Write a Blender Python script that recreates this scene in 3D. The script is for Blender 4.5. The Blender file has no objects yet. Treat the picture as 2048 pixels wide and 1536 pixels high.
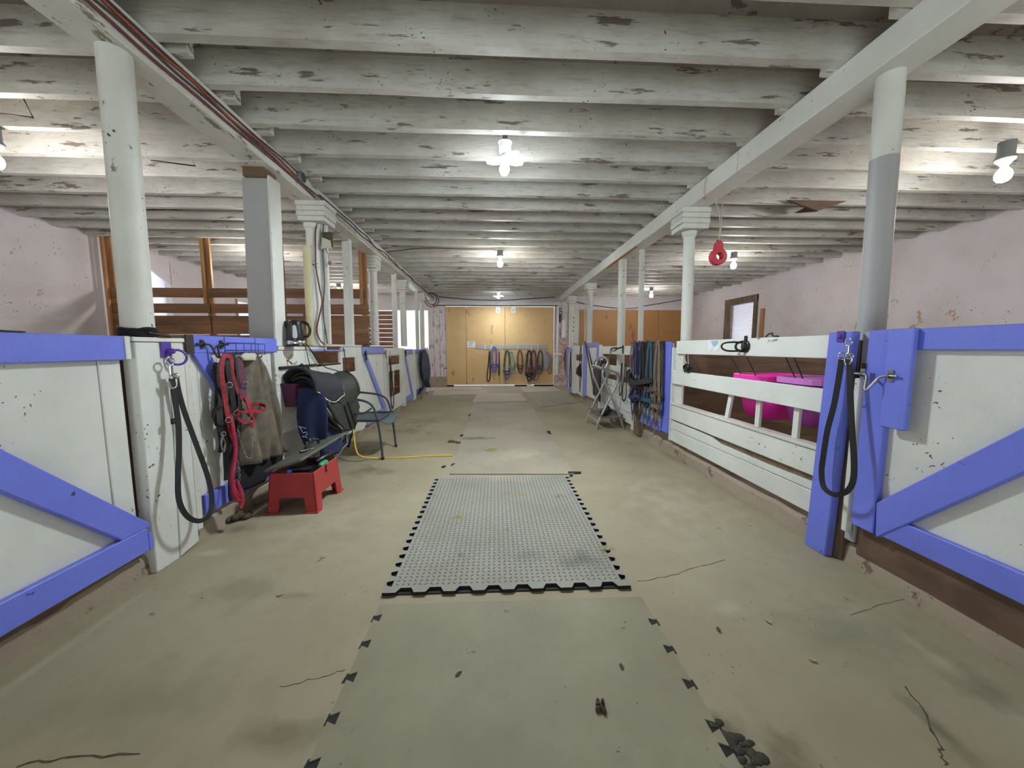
import bpy, math, random
from mathutils import Vector, Matrix
random.seed(7)
PI = math.pi
sc = bpy.context.scene
COL = sc.collection

# ---------------------------------------------------------------- camera
FPX, EYE = 720.0, Vector((0, 0, 1.22))
R_ = Vector((0.99896139, -0.04556473, 0.0)); U_ = Vector((0.0044715, 0.0980332, 0.9951731)); F_ = Vector((0.04534479, 0.9941395, -0.09813513))
cam = bpy.data.cameras.new('camera'); cam.sensor_width = 36; cam.lens = 36 * FPX / 2048; cam.clip_start = 0.02
co = bpy.data.objects.new('camera', cam); COL.objects.link(co)
co.matrix_world = Matrix(((R_.x, U_.x, -F_.x, EYE.x), (R_.y, U_.y, -F_.y, EYE.y), (R_.z, U_.z, -F_.z, EYE.z), (0, 0, 0, 1)))
sc.camera = co

# ---------------------------------------------------------------- world, exposure
w = bpy.data.worlds.new('sky'); sc.world = w; w.use_nodes = True
bg = w.node_tree.nodes['Background']; bg.inputs[0].default_value = (0.93, 0.93, 1.0, 1); bg.inputs[1].default_value = 1.25
sun = bpy.data.lights.new('sun', 'SUN'); sun.energy = 34.0; sun.angle = 0.009; sun.color = (0.78, 0.91, 1.0)
so = bpy.data.objects.new('sun', sun); COL.objects.link(so); so.rotation_euler = (math.radians(38), 0, 0)      # added sun through an unseen opening behind the camera, brightening the near joists
sc.view_settings.view_transform = 'Standard'; sc.view_settings.look = 'None'
sc.view_settings.gamma = 1.0; sc.view_settings.use_curve_mapping = False
sc.view_settings.exposure = -0.06
LED_W, BULB_W = 108.0, 40.0
LED_C, BULB_C = (0.88, 0.955, 1.0), (1.0, 0.965, 0.93)

# ---------------------------------------------------------------- helpers
def ray(x, y):
    return R_ * ((x - 1024) / FPX) + U_ * ((768 - y) / FPX) + F_
def at_x(x, y, X):
    r = ray(x, y); return EYE + r * (X / r.x)
def at_y(x, y, Y):
    r = ray(x, y); return EYE + r * (Y / r.y)
def at_z(x, y, z):
    r = ray(x, y); return EYE + r * ((z - EYE.z) / r.z)

def lin(c):
    return tuple((v / 255 / 12.92 if v / 255 <= 0.04045 else ((v / 255 + 0.055) / 1.055) ** 2.4) for v in c) + (1,)

class MB:
    def __init__(s): s.v = []; s.f = []; s.sm = []; s.mi = []; s.m = 0
    def add(s, vs, fs, smooth=False):
        b = len(s.v); s.v += [Vector(v) for v in vs]
        for f in fs: s.f.append([b + i for i in f]); s.sm.append(smooth); s.mi.append(s.m)
        return s
    def box(s, x0, x1, y0, y1, z0, z1):
        vs = [(x, y, z) for z in (z0, z1) for y in (y0, y1) for x in (x0, x1)]
        return s.add(vs, [(0, 2, 3, 1), (4, 5, 7, 6), (0, 1, 5, 4), (2, 6, 7, 3), (0, 4, 6, 2), (1, 3, 7, 5)])
    def bar(s, a, b, wd, th, up=(0, 0, 1)):
        a, b = Vector(a), Vector(b); d = (b - a).normalized(); up = Vector(up)
        sd = d.cross(up).normalized(); up = sd.cross(d)
        vs = [p + sd * (i * wd / 2) + up * (j * th / 2) for p in (a, b) for i, j in ((-1, -1), (1, -1), (1, 1), (-1, 1))]
        return s.add(vs, [(0, 1, 2, 3), (7, 6, 5, 4), (0, 4, 5, 1), (1, 5, 6, 2), (2, 6, 7, 3), (3, 7, 4, 0)])
    def prism(s, poly, ext, side_m=None):
        n = len(poly); poly = [Vector(p) for p in poly]; e = Vector(ext)
        nn = Vector((0, 0, 0))
        for i in range(n): nn += poly[i].cross(poly[(i + 1) % n])
        if nn.dot(e) < 0: poly = poly[::-1]
        b = len(s.v); m0 = s.m
        s.v += poly + [p + e for p in poly]
        s.f.append([b + i for i in range(n)][::-1]); s.sm.append(False); s.mi.append(m0)
        s.f.append([b + n + i for i in range(n)]); s.sm.append(False); s.mi.append(m0)
        for i in range(n):
            j = (i + 1) % n
            s.f.append([b + i, b + j, b + n + j, b + n + i]); s.sm.append(False); s.mi.append(m0 if side_m is None else side_m)
        return s
    def tube(s, pts, r, n=8, closed=False):
        pts = [Vector(p) for p in pts]; k = len(pts)
        rs = list(r) if isinstance(r, (list, tuple)) else [r] * k
        ref = None; rings = []
        for i in range(k):
            if closed: t = pts[(i + 1) % k] - pts[i - 1]
            else: t = pts[min(i + 1, k - 1)] - pts[max(i - 1, 0)]
            t.normalize()
            if ref is None:
                ref = Vector((0, 0, 1)) if abs(t.z) < 0.9 else Vector((1, 0, 0))
            a = (ref - t * ref.dot(t))
            if a.length < 1e-5: a = t.orthogonal()
            a.normalize(); ref = a; bb = t.cross(a)
            rings.append([pts[i] + (a * math.cos(2 * PI * q / n) + bb * math.sin(2 * PI * q / n)) * rs[i] for q in range(n)])
        vs = [p for rr in rings for p in rr]; fs = []
        for i in range(k if closed else k - 1):
            j = (i + 1) % k
            for q in range(n): fs.append((i * n + q, i * n + (q + 1) % n, j * n + (q + 1) % n, j * n + q))
        s.add(vs, fs, True)
        if not closed:
            s.add(rings[0], [tuple(range(n))[::-1]]); s.add(rings[-1], [tuple(range(n))])
        return s
    def ring(s, c, nrm, R, r, n=16, m=6, sx=1.0):
        c = Vector(c); nrm = Vector(nrm).normalized(); a = nrm.orthogonal().normalized()
        if abs(nrm.z) < 0.9: a = Vector((0, 0, 1)) - nrm * nrm.z; a.normalize()
        b = nrm.cross(a)
        return s.tube([c + (a * math.cos(2 * PI * i / n) + b * math.sin(2 * PI * i / n) * sx) * R for i in range(n)], r, m, True)
    def lathe(s, prof, c, n=16, axis=(0, 0, 1)):
        c = Vector(c); q = Vector((0, 0, 1)).rotation_difference(Vector(axis))
        vs = [c + q @ Vector((r * math.cos(2 * PI * i / n), r * math.sin(2 * PI * i / n), z)) for r, z in prof for i in range(n)]
        fs = [(k * n + i, k * n + (i + 1) % n, (k + 1) * n + (i + 1) % n, (k + 1) * n + i) for k in range(len(prof) - 1) for i in range(n)]
        s.add(vs, fs, True)
        s.add(vs[:n], [tuple(range(n))[::-1]]); s.add(vs[-n:], [tuple(range(n))])
        return s
    def ball(s, c, r, n=10):
        c = Vector(c); r = Vector(r) if isinstance(r, (list, tuple)) else Vector((r, r, r))
        m = n // 2; vs = []; fs = []
        for i in range(1, m):
            th = PI * i / m
            for j in range(n):
                ph = 2 * PI * j / n
                vs.append(c + Vector((r.x * math.sin(th) * math.cos(ph), r.y * math.sin(th) * math.sin(ph), r.z * math.cos(th))))
        for i in range(m - 2):
            for j in range(n): fs.append((i * n + j, (i + 1) * n + j, (i + 1) * n + (j + 1) % n, i * n + (j + 1) % n))
        t = len(vs); vs += [c + Vector((0, 0, r.z)), c - Vector((0, 0, r.z))]
        for j in range(n):
            fs.append((t, j, (j + 1) % n)); fs.append((t + 1, (m - 2) * n + (j + 1) % n, (m - 2) * n + j))
        return s.add(vs, fs, True)
    def ribbon(s, pts, nrm, wd, th=0.003, closed=False):
        pts = [Vector(p) for p in pts]; k = len(pts); nrm = Vector(nrm).normalized(); vs = []
        ws = list(wd) if isinstance(wd, (list, tuple)) else [wd] * k
        for i in range(k):
            t = (pts[(i + 1) % k] - pts[i - 1]) if closed else (pts[min(i + 1, k - 1)] - pts[max(i - 1, 0)])
            t.normalize(); sd = t.cross(nrm)
            if sd.length < 0.15: sd = t.orthogonal()
            sd.normalize(); nn = sd.cross(t).normalized()
            for a, b in ((-1, -1), (1, -1), (1, 1), (-1, 1)): vs.append(pts[i] + sd * (a * ws[i] / 2) + nn * (b * th / 2))
        fs = []
        for i in range(k if closed else k - 1):
            j = (i + 1) % k
            for q in range(4): fs.append((i * 4 + q, i * 4 + (q + 1) % 4, j * 4 + (q + 1) % 4, j * 4 + q))
        if not closed: fs += [(3, 2, 1, 0), (k * 4 - 4, k * 4 - 3, k * 4 - 2, k * 4 - 1)]
        return s.add(vs, fs)
    def grid(s, fn, nu, nv):
        vs = [fn(i / nu, j / nv) for j in range(nv + 1) for i in range(nu + 1)]
        fs = [(j * (nu + 1) + i, j * (nu + 1) + i + 1, (j + 1) * (nu + 1) + i + 1, (j + 1) * (nu + 1) + i) for j in range(nv) for i in range(nu)]
        return s.add(vs, fs, True)

def crv(pts, n=6, closed=False):
    P = [Vector(p) for p in pts]; k = len(P); out = []
    for i in range(k if closed else k - 1):
        p0 = P[i - 1] if (closed or i > 0) else P[0] * 2 - P[1]
        p1 = P[i]; p2 = P[(i + 1) % k]
        p3 = P[(i + 2) % k] if (closed or i + 2 < k) else p2 * 2 - p1
        for q in range(n):
            t = q / n
            out.append(0.5 * (2 * p1 + (p2 - p0) * t + (2 * p0 - 5 * p1 + 4 * p2 - p3) * t * t + (3 * p1 - p0 - 3 * p2 + p3) * t ** 3))
    if not closed: out.append(P[-1])
    return out

def root_of(o):
    while o.parent: o = o.parent
    return o
def obj(name, mb, m, parent=None, bevel=0.0, solid=0.0, subd=0):
    if parent is not None: off = root_of(parent).location.copy()
    else:
        xs = [v.x for v in mb.v]; ys = [v.y for v in mb.v]; zs = [v.z for v in mb.v]
        off = Vector(((min(xs) + max(xs)) / 2, (min(ys) + max(ys)) / 2, min(zs)))
    me = bpy.data.meshes.new(name)
    me.from_pydata([v - off for v in mb.v], [], mb.f)
    me.polygons.foreach_set('use_smooth', mb.sm); me.polygons.foreach_set('material_index', mb.mi)
    for mm in (m if isinstance(m, (list, tuple)) else [m]): me.materials.append(mm)
    me.update()
    o = bpy.data.objects.new(name, me); COL.objects.link(o)
    if parent is not None: o.parent = parent
    else: o.location = off
    if subd:
        md = o.modifiers.new('sub', 'SUBSURF'); md.levels = md.render_levels = subd
    if solid:
        md = o.modifiers.new('solid', 'SOLIDIFY'); md.thickness = solid; md.offset = 0
    if bevel:
        md = o.modifiers.new('bevel', 'BEVEL'); md.width = bevel; md.segments = 1; md.limit_method = 'ANGLE'; md.angle_limit = 0.8
    return o
def tag(o, label, cat, group=None):
    o['label'] = label; o['category'] = cat
    if group: o['group'] = group
    return o
def thing(name, label, cat, loc, group=None):
    o = bpy.data.objects.new(name, None); o.empty_display_size = 0.05; COL.objects.link(o)
    o.location = Vector(loc); return tag(o, label, cat, group)
def struct(name, mb, m, bevel=0.0):
    o = obj(name, mb, m, None, bevel); o['kind'] = 'structure'; return o

class Frame:            # a wall-mounted frame: u along the wall, v up, w out of the wall
    def __init__(s, o, u, n): s.o = Vector(o); s.u = Vector(u); s.n = Vector(n)
    def __call__(s, u, v, w=0.0): return s.o + s.u * u + Vector((0, 0, 1)) * v + s.n * w

# ---------------------------------------------------------------- materials
def nmat(name):
    m = bpy.data.materials.new(name); m.use_nodes = True; nt = m.node_tree
    return m, nt, nt.nodes, nt.links, nt.nodes['Principled BSDF']
def plain(name, c, rough=0.6, metal=0.0, var=0.0, bump=0.0, bscale=60.0, **kw):
    m, nt, N, L, P = nmat(name)
    P.inputs['Base Color'].default_value = lin(c); P.inputs['Roughness'].default_value = rough; P.inputs['Metallic'].default_value = metal
    for k, v in kw.items(): P.inputs[k.replace('_', ' ')].default_value = v
    if var or bump:
        tc = N.new('ShaderNodeTexCoord'); no = N.new('ShaderNodeTexNoise'); no.inputs['Scale'].default_value = bscale; no.inputs['Detail'].default_value = 4
        L.new(tc.outputs['Object'], no.inputs['Vector'])
        if var:
            hs = N.new('ShaderNodeHueSaturation'); hs.inputs['Color'].default_value = lin(c)
            mr = N.new('ShaderNodeMapRange'); mr.inputs[1].default_value = 0.3; mr.inputs[2].default_value = 0.7; mr.inputs[3].default_value = 1 - var; mr.inputs[4].default_value = 1 + var
            L.new(no.outputs['Fac'], mr.inputs[0]); L.new(mr.outputs[0], hs.inputs['Value']); L.new(hs.outputs[0], P.inputs['Base Color'])
        if bump:
            bp = N.new('ShaderNodeBump'); bp.inputs['Strength'].default_value = bump; bp.inputs['Distance'].default_value = 0.01
            L.new(no.outputs['Fac'], bp.inputs['Height']); L.new(bp.outputs[0], P.inputs['Normal'])
    return m
def painted(name, c, chip=(96, 84, 72), chip_lo=0.66, stretch=(1, 1, 1), scale=9.0, dirt=0.22, dirtc=(120, 108, 92), rough=0.55, spots=0.0, bump=0.25, big=1.3, streak=0.0):
    m, nt, N, L, P = nmat(name); P.inputs['Roughness'].default_value = rough
    tc = N.new('ShaderNodeTexCoord'); geo = N.new('ShaderNodeNewGeometry')
    mp = N.new('ShaderNodeMapping'); mp.inputs['Scale'].default_value = stretch; L.new(geo.outputs['Position'], mp.inputs['Vector'])
    def noise(vec, sca, det=5, ro=0.6):
        n = N.new('ShaderNodeTexNoise'); n.inputs['Scale'].default_value = sca; n.inputs['Detail'].default_value = det; n.inputs['Roughness'].default_value = ro; L.new(vec, n.inputs['Vector']); return n
    def rng(fac, a, b, c0, c1):
        r = N.new('ShaderNodeMapRange'); r.inputs[1].default_value = a; r.inputs[2].default_value = b; r.inputs[3].default_value = c0; r.inputs[4].default_value = c1; L.new(fac, r.inputs[0]); return r.outputs[0]
    def mix(fac, a, b):
        x = N.new('ShaderNodeMix'); x.data_type = 'RGBA'; L.new(fac, x.inputs['Factor'])
        for s, v in (('A', a), ('B', b)):
            i = [k for k in x.inputs if k.name == s and k.type == 'RGBA'][0]
            if isinstance(v, tuple): i.default_value = v
            else: L.new(v, i)
        return [k for k in x.outputs if k.type == 'RGBA'][0]
    pos = geo.outputs['Position']
    n1 = noise(pos, big, 6); cur = mix(rng(n1.outputs['Fac'], 0.38, 0.72, 0, dirt), lin(c), lin(dirtc))
    n2 = noise(mp.outputs[0], scale, 8, 0.65); chipf = rng(n2.outputs['Fac'], chip_lo, chip_lo + 0.03, 0, 0.85)
    cur = mix(chipf, cur, lin(chip))
    if streak:
        n4 = noise(mp.outputs[0], scale * 2.7, 4); cur = mix(rng(n4.outputs['Fac'], 0.52, 0.75, 0, streak), cur, lin(dirtc))
    if spots:
        vo = N.new('ShaderNodeTexVoronoi'); vo.inputs['Scale'].default_value = 30
        wp = noise(pos, 26, 2); va = N.new('ShaderNodeMixRGB'); va.blend_type = 'LINEAR_LIGHT'; va.inputs[0].default_value = 0.035; L.new(pos, va.inputs[1]); L.new(wp.outputs['Color'], va.inputs[2]); L.new(va.outputs[0], vo.inputs['Vector'])
        nn = noise(pos, 3.7, 3); th = N.new('ShaderNodeMath'); th.operation = 'MULTIPLY'; th.inputs[1].default_value = spots; L.new(rng(nn.outputs['Fac'], .5, .68, 0, 1), th.inputs[0])
        lt = N.new('ShaderNodeMath'); lt.operation = 'LESS_THAN'; L.new(vo.outputs['Distance'], lt.inputs[0]); L.new(th.outputs[0], lt.inputs[1])
        cur = mix(lt.outputs[0], cur, lin((92, 78, 66)))
    L.new(cur, P.inputs['Base Color'])
    bp = N.new('ShaderNodeBump'); bp.inputs['Strength'].default_value = bump; bp.inputs['Distance'].default_value = 0.006
    n3 = noise(mp.outputs[0], scale * 4, 4); L.new(n3.outputs['Fac'], bp.inputs['Height']); L.new(bp.outputs[0], P.inputs['Normal'])
    return m
def stain(m, spots):
    nt = m.node_tree; N, L = nt.nodes, nt.links; P = N['Principled BSDF']
    geo = N.new('ShaderNodeNewGeometry'); no = N.new('ShaderNodeTexNoise'); no.inputs['Scale'].default_value = 7; no.inputs['Detail'].default_value = 6; L.new(geo.outputs['Position'], no.inputs['Vector'])
    for (x, y, rx, ry, c, st) in spots:
        cur = P.inputs['Base Color'].links[0].from_socket
        su = N.new('ShaderNodeVectorMath'); su.operation = 'SUBTRACT'; su.inputs[1].default_value = (x, y, 0); L.new(geo.outputs['Position'], su.inputs[0])
        mu = N.new('ShaderNodeVectorMath'); mu.operation = 'MULTIPLY'; mu.inputs[1].default_value = (1 / rx, 1 / ry, 0); L.new(su.outputs[0], mu.inputs[0])
        ln = N.new('ShaderNodeVectorMath'); ln.operation = 'LENGTH'; L.new(mu.outputs[0], ln.inputs[0])
        ad = N.new('ShaderNodeMath'); ad.operation = 'MULTIPLY_ADD'; L.new(no.outputs['Fac'], ad.inputs[0]); ad.inputs[1].default_value = 2.2; L.new(ln.outputs['Value'], ad.inputs[2])
        mr = N.new('ShaderNodeMapRange'); mr.inputs[1].default_value = 2.0; mr.inputs[2].default_value = 1.2; mr.inputs[3].default_value = 0; mr.inputs[4].default_value = st; L.new(ad.outputs[0], mr.inputs[0])
        x_ = N.new('ShaderNodeMix'); x_.data_type = 'RGBA'; L.new(mr.outputs[0], x_.inputs['Factor'])
        A = [k for k in x_.inputs if k.name == 'A' and k.type == 'RGBA'][0]; B = [k for k in x_.inputs if k.name == 'B' and k.type == 'RGBA'][0]
        L.new(cur, A); B.default_value = lin(c); L.new([k for k in x_.outputs if k.type == 'RGBA'][0], P.inputs['Base Color'])
def wood(name, c1, c2, stretch, scale=6.0, rough=0.65, knots=0.5):
    m, nt, N, L, P = nmat(name); P.inputs['Roughness'].default_value = rough
    geo = N.new('ShaderNodeNewGeometry'); mp = N.new('ShaderNodeMapping'); mp.inputs['Scale'].default_value = stretch; L.new(geo.outputs['Position'], mp.inputs['Vector'])
    n = N.new('ShaderNodeTexNoise'); n.inputs['Scale'].default_value = scale; n.inputs['Detail'].default_value = 7; n.inputs['Distortion'].default_value = 0.6; L.new(mp.outputs[0], n.inputs['Vector'])
    r = N.new('ShaderNodeValToRGB'); r.color_ramp.elements[0].position = 0.34; r.color_ramp.elements[0].color = lin(c2); r.color_ramp.elements[1].position = 0.66; r.color_ramp.elements[1].color = lin(c1)
    L.new(n.outputs['Fac'], r.inputs[0])
    oi = N.new('ShaderNodeObjectInfo'); mr = N.new('ShaderNodeMapRange'); mr.inputs[3].default_value = 0.82; mr.inputs[4].default_value = 1.12; L.new(oi.outputs['Random'], mr.inputs[0])
    hs = N.new('ShaderNodeHueSaturation'); L.new(r.outputs[0], hs.inputs['Color']); L.new(mr.outputs[0], hs.inputs['Value']); L.new(hs.outputs[0], P.inputs['Base Color'])
    bp = N.new('ShaderNodeBump'); bp.inputs['Strength'].default_value = 0.15; bp.inputs['Distance'].default_value = 0.004; L.new(n.outputs['Fac'], bp.inputs['Height']); L.new(bp.outputs[0], P.inputs['Normal'])
    return m
def emit(name, c, s):
    m, nt, N, L, P = nmat(name); P.inputs['Base Color'].default_value = (*c, 1); P.inputs['Emission Color'].default_value = (*c, 1); P.inputs['Emission Strength'].default_value = s
    return m

M = {}
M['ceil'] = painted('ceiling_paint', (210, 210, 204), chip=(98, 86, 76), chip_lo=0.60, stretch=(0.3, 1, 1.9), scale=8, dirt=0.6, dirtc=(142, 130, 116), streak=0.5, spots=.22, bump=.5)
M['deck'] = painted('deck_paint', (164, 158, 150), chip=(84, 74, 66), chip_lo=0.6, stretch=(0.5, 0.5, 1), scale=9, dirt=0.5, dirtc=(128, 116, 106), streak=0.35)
M['beam'] = painted('beam_paint', (222, 226, 222), chip=(110, 100, 86), chip_lo=0.655, stretch=(1, 0.5, 1), scale=9, dirt=0.2, spots=.12)
M['beamd'] = painted('beam_paint_flaking', (216, 216, 209), chip=(106, 94, 78), chip_lo=0.60, stretch=(1, 0.4, 1.4), scale=10, dirt=0.35, spots=.2)
M['white'] = painted('white_gloss_paint', (216, 220, 215), chip=(116, 106, 94), chip_lo=0.675, stretch=(1, 1, 0.6), scale=9, dirt=0.28, dirtc=(150, 144, 130), spots=0.22, big=2.2)
M['post'] = painted('post_paint', (214, 218, 213), chip=(104, 92, 78), chip_lo=0.665, stretch=(1, 1, 0.6), scale=12, dirt=0.35, spots=0.3, dirtc=(146, 134, 112))
M['postg'] = painted('grey_post_paint', (166, 168, 170), chip=(104, 92, 78), chip_lo=0.74, stretch=(1, 1, 0.6), scale=12, dirt=0.15)
M['blue'] = painted('periwinkle_paint', (112, 126, 226), chip=(52, 52, 84), chip_lo=0.665, stretch=(1, 1, 1), scale=13, dirt=0.22, dirtc=(78, 86, 170), rough=0.45, spots=.12, big=3)
M['blued'] = painted('faded_periwinkle_paint', (136, 146, 214), chip=(72, 66, 84), chip_lo=0.66, stretch=(1, 1, 0.6), scale=13, dirt=0.3, dirtc=(96, 98, 150))
M['wall'] = painted('limewashed_concrete', (218, 212, 216), chip=(178, 148, 122), chip_lo=0.645, stretch=(1, 1, 0.8), scale=2.6, dirt=0.45, dirtc=(180, 168, 162), spots=0.25, rough=0.8, bump=.4)
M['peel'] = painted('peeling_paint', (212, 204, 208), chip=(158, 134, 128), chip_lo=0.55, stretch=(1, 1, 0.35), scale=10, dirt=0.35, dirtc=(172, 156, 154))
M['floor'] = painted('dusty_concrete', (160, 152, 128), chip=(104, 94, 74), chip_lo=0.665, stretch=(1, 1, 1), scale=4.2, dirt=0.75, dirtc=(128, 116, 92), rough=0.75, spots=0.16, bump=0.2, big=0.8, streak=.18)
M['kerb'] = painted('rough_concrete', (158, 146, 128), chip=(96, 84, 70), chip_lo=0.60, stretch=(1, 1, 1), scale=7, dirt=0.6, dirtc=(116, 104, 88), rough=0.85, bump=0.8)
M['matdust'] = painted('dusty_rubber', (148, 147, 137), chip=(96, 98, 96), chip_lo=0.64, stretch=(1, 1, 1), scale=3.4, dirt=0.7, dirtc=(126, 124, 112), rough=0.7, bump=0.2, big=2.2, streak=.2)
M['matdust2'] = painted('dusty_rubber_worn', (145, 139, 117), chip=(104, 97, 80), chip_lo=0.645, stretch=(1, 1, 1), scale=5, dirt=0.8, dirtc=(122, 114, 94), rough=0.7, bump=0.15, big=1.9, spots=.16, streak=.3)
M['plate'] = painted('worn_sheet', (178, 168, 152), chip=(122, 112, 98), chip_lo=0.68, stretch=(1, 1, 1), scale=5, dirt=0.5, dirtc=(150, 138, 122), rough=0.6)
M['plate2'] = painted('dusty_sheet', (160, 153, 136), chip=(116, 108, 94), chip_lo=0.66, stretch=(1, 1, 1), scale=5, dirt=0.7, dirtc=(134, 124, 108), rough=0.7, spots=.15, big=1.1, streak=.15)
M['tread'] = plain('shaded_tread', (112, 112, 106), .75)  # darkened to carry the shadow around the raised lozenges
M['rubber'] = plain('black_rubber', (24, 23, 22), 0.75)
M['ply'] = painted('plywood', (208, 176, 126), chip=(164, 122, 80), chip_lo=0.64, stretch=(1, 1, 0.45), scale=3.5, dirt=0.5, dirtc=(190, 150, 100), spots=.3, big=1.5, bump=.08, streak=.2)
M['plyd'] = painted('brown_plywood', (178, 130, 80), chip=(126, 86, 54), chip_lo=0.66, stretch=(1, 1, 0.45), scale=3.5, dirt=0.5, dirtc=(152, 106, 64), spots=.25, bump=.08)
M['lumber'] = wood('raw_lumber_boards', (146, 106, 76), (112, 80, 56), (0.3, 1.0, 2.2), 5.0)
M['stud'] = wood('raw_lumber_studs', (184, 138, 90), (150, 106, 66), (2.0, 2.0, 0.25), 5.0)
M['dark_wood'] = wood('dark_stained_boards', (122, 96, 78), (92, 72, 58), (0.4, 1.0, 2.0), 5.0)
M['old_wood'] = wood('weathered_wood', (128, 108, 88), (92, 76, 60), (2, 2, 0.3), 6.0)
M['brick'] = painted('old_brick', (200, 160, 152), chip=(220, 206, 206), chip_lo=0.50, scale=9, dirt=0.5, dirtc=(160, 104, 92), rough=0.85)
M['steel'] = plain('galvanised_steel', (150, 150, 146), 0.4, 0.85)
M['chrome'] = plain('chrome', (215, 215, 212), 0.18, 1.0)
M['brass'] = plain('brass', (172, 146, 92), 0.35, 1.0)
M['alu'] = plain('aluminium_tube', (176, 178, 180), 0.35, 0.7)
M['rust'] = plain('dark_iron', (70, 62, 58), 0.6, 0.6)
M['bmetal'] = plain('dark_grey_enamel', (62, 68, 74), 0.45, 0.2)
M['black'] = plain('black_webbing', (26, 25, 27), 0.7, bump=0.2, bscale=200)
M['blackp'] = plain('black_plastic', (26, 27, 30), 0.3)
M['leather'] = plain('black_leather', (36, 33, 33), 0.5, var=0.25, bump=0.2)
M['brown'] = plain('brown_leather', (88, 66, 50), 0.6, var=0.25)
M['tan'] = plain('tan_strap', (110, 97, 82), 0.75, var=0.2)
M['navy'] = plain('navy_webbing', (46, 48, 92), 0.7, var=0.2)
M['navyc'] = plain('navy_fleece', (34, 44, 80), 0.9, var=0.15, bump=0.3, bscale=90)
M['rugc'] = plain('dark_rug', (58, 62, 80), 0.9, var=0.35, bscale=6)
M['wireblue'] = plain('dark_blue_wire', (58, 62, 120), 0.5)
M['teal'] = plain('teal_webbing', (28, 78, 100), 0.7, var=0.15)
M['green'] = plain('green_rope', (104, 142, 130), 0.8, var=0.2)
M['dgreen'] = plain('dark_green_webbing', (52, 70, 66), 0.8, var=0.2)
M['olive'] = plain('saddle_olive', (46, 48, 43), 0.6, var=0.25, bump=0.2, bscale=30)
M['padblack'] = plain('quilted_black', (38, 38, 42), 0.75, bump=0.3, bscale=50)
M['piping'] = plain('white_piping', (205, 205, 200), 0.6)
M['purplew'] = plain('purple_blue_webbing', (92, 88, 150), 0.7, var=0.2)
M['maroon'] = plain('maroon_rope', (98, 58, 78), 0.8, var=0.2)
M['red'] = plain('red_webbing', (142, 38, 52), 0.7, var=0.4, bscale=30)
M['pinkred'] = plain('crimson_rope', (160, 30, 64), 0.75, var=0.25)
M['lpurple'] = plain('purple_enamel', (88, 62, 160), 0.35)
M['coat'] = plain('dusty_canvas', (104, 96, 82), 0.9, var=0.3, bump=0.3, bscale=14)
M['cloth_l'] = plain('pale_grey_cloth', (186, 184, 170), 0.9, var=0.1)
M['cloth_d'] = plain('black_cloth', (24, 24, 28), 0.95)
M['grey_cloth'] = plain('grey_mesh_cloth', (142, 136, 140), 0.9, var=0.15)
M['redpl'] = plain('red_plastic', (174, 58, 58), 0.45, var=0.1, bscale=8)
M['redtoy'] = plain('red_rubber', (196, 58, 78), 0.5)
M['greypl'] = plain('dusty_grey_plastic', (96, 96, 86), 0.6, var=0.2, bscale=12)
M['seat'] = plain('grey_sling', (82, 92, 94), 0.6)
M['pink'] = plain('magenta_plastic', (250, 52, 186), 0.4)
M['violet'] = plain('violet_plastic', (186, 84, 186), 0.4)
M['violetr'] = plain('pale_violet_rim', (210, 130, 214), 0.4)
M['plum'] = plain('plum_plastic', (92, 36, 72), 0.5)
M['yellow'] = plain('yellow_cable', (226, 192, 66), 0.5)
M['redcab'] = plain('rust_red_cable', (150, 70, 52), 0.5)
M['dredcab'] = plain('dark_red_cable', (104, 52, 54), 0.5)
M['darkcab'] = plain('dark_cable', (60, 56, 54), 0.5)
M['rope'] = plain('pale_rope', (196, 184, 168), 0.85)
M['grey'] = plain('grey_box', (112, 116, 118), 0.5)
M['wconduit'] = plain('white_conduit', (214, 214, 216), 0.5)
M['paper'] = plain('paper', (226, 228, 230), 0.8)
M['ink'] = plain('grey_print', (120, 124, 132), 0.8)
M['sticker'] = plain('pale_blue_sticker', (150, 190, 204), 0.4)
M['bluecap'] = plain('bright_blue_plastic', (40, 130, 220), 0.4)
M['greenpl'] = plain('green_plastic', (60, 150, 96), 0.4)
M['clear'] = plain('cloudy_plastic', (190, 194, 196), 0.3)
M['hay'] = plain('hay', (172, 160, 110), 0.95, var=0.3)
M['mud'] = plain('dried_mud', (78, 68, 54), 0.95, var=0.3, bump=0.6, bscale=40)
M['wetmud'] = plain('wet_mud', (46, 40, 30), 0.6, var=.3)
M['dark'] = plain('dark_gap', (30, 26, 22), 0.95)
M['grass'] = plain('pale_ground', (206, 203, 194), 0.9, var=0.15, bscale=2)
M['led'] = emit('led_panel', (0.92, 0.97, 1.0), 9)
M['bulb'] = emit('lit_bulb', (1.0, 0.97, 0.92), 30)
M['film'] = plain('cloudy_plastic_film', (236, 236, 244), 0.6, Transmission_Weight=0.85)
M['blind'] = plain('translucent_slats', (240, 226, 236), 0.6, Transmission_Weight=0.55)

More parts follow.
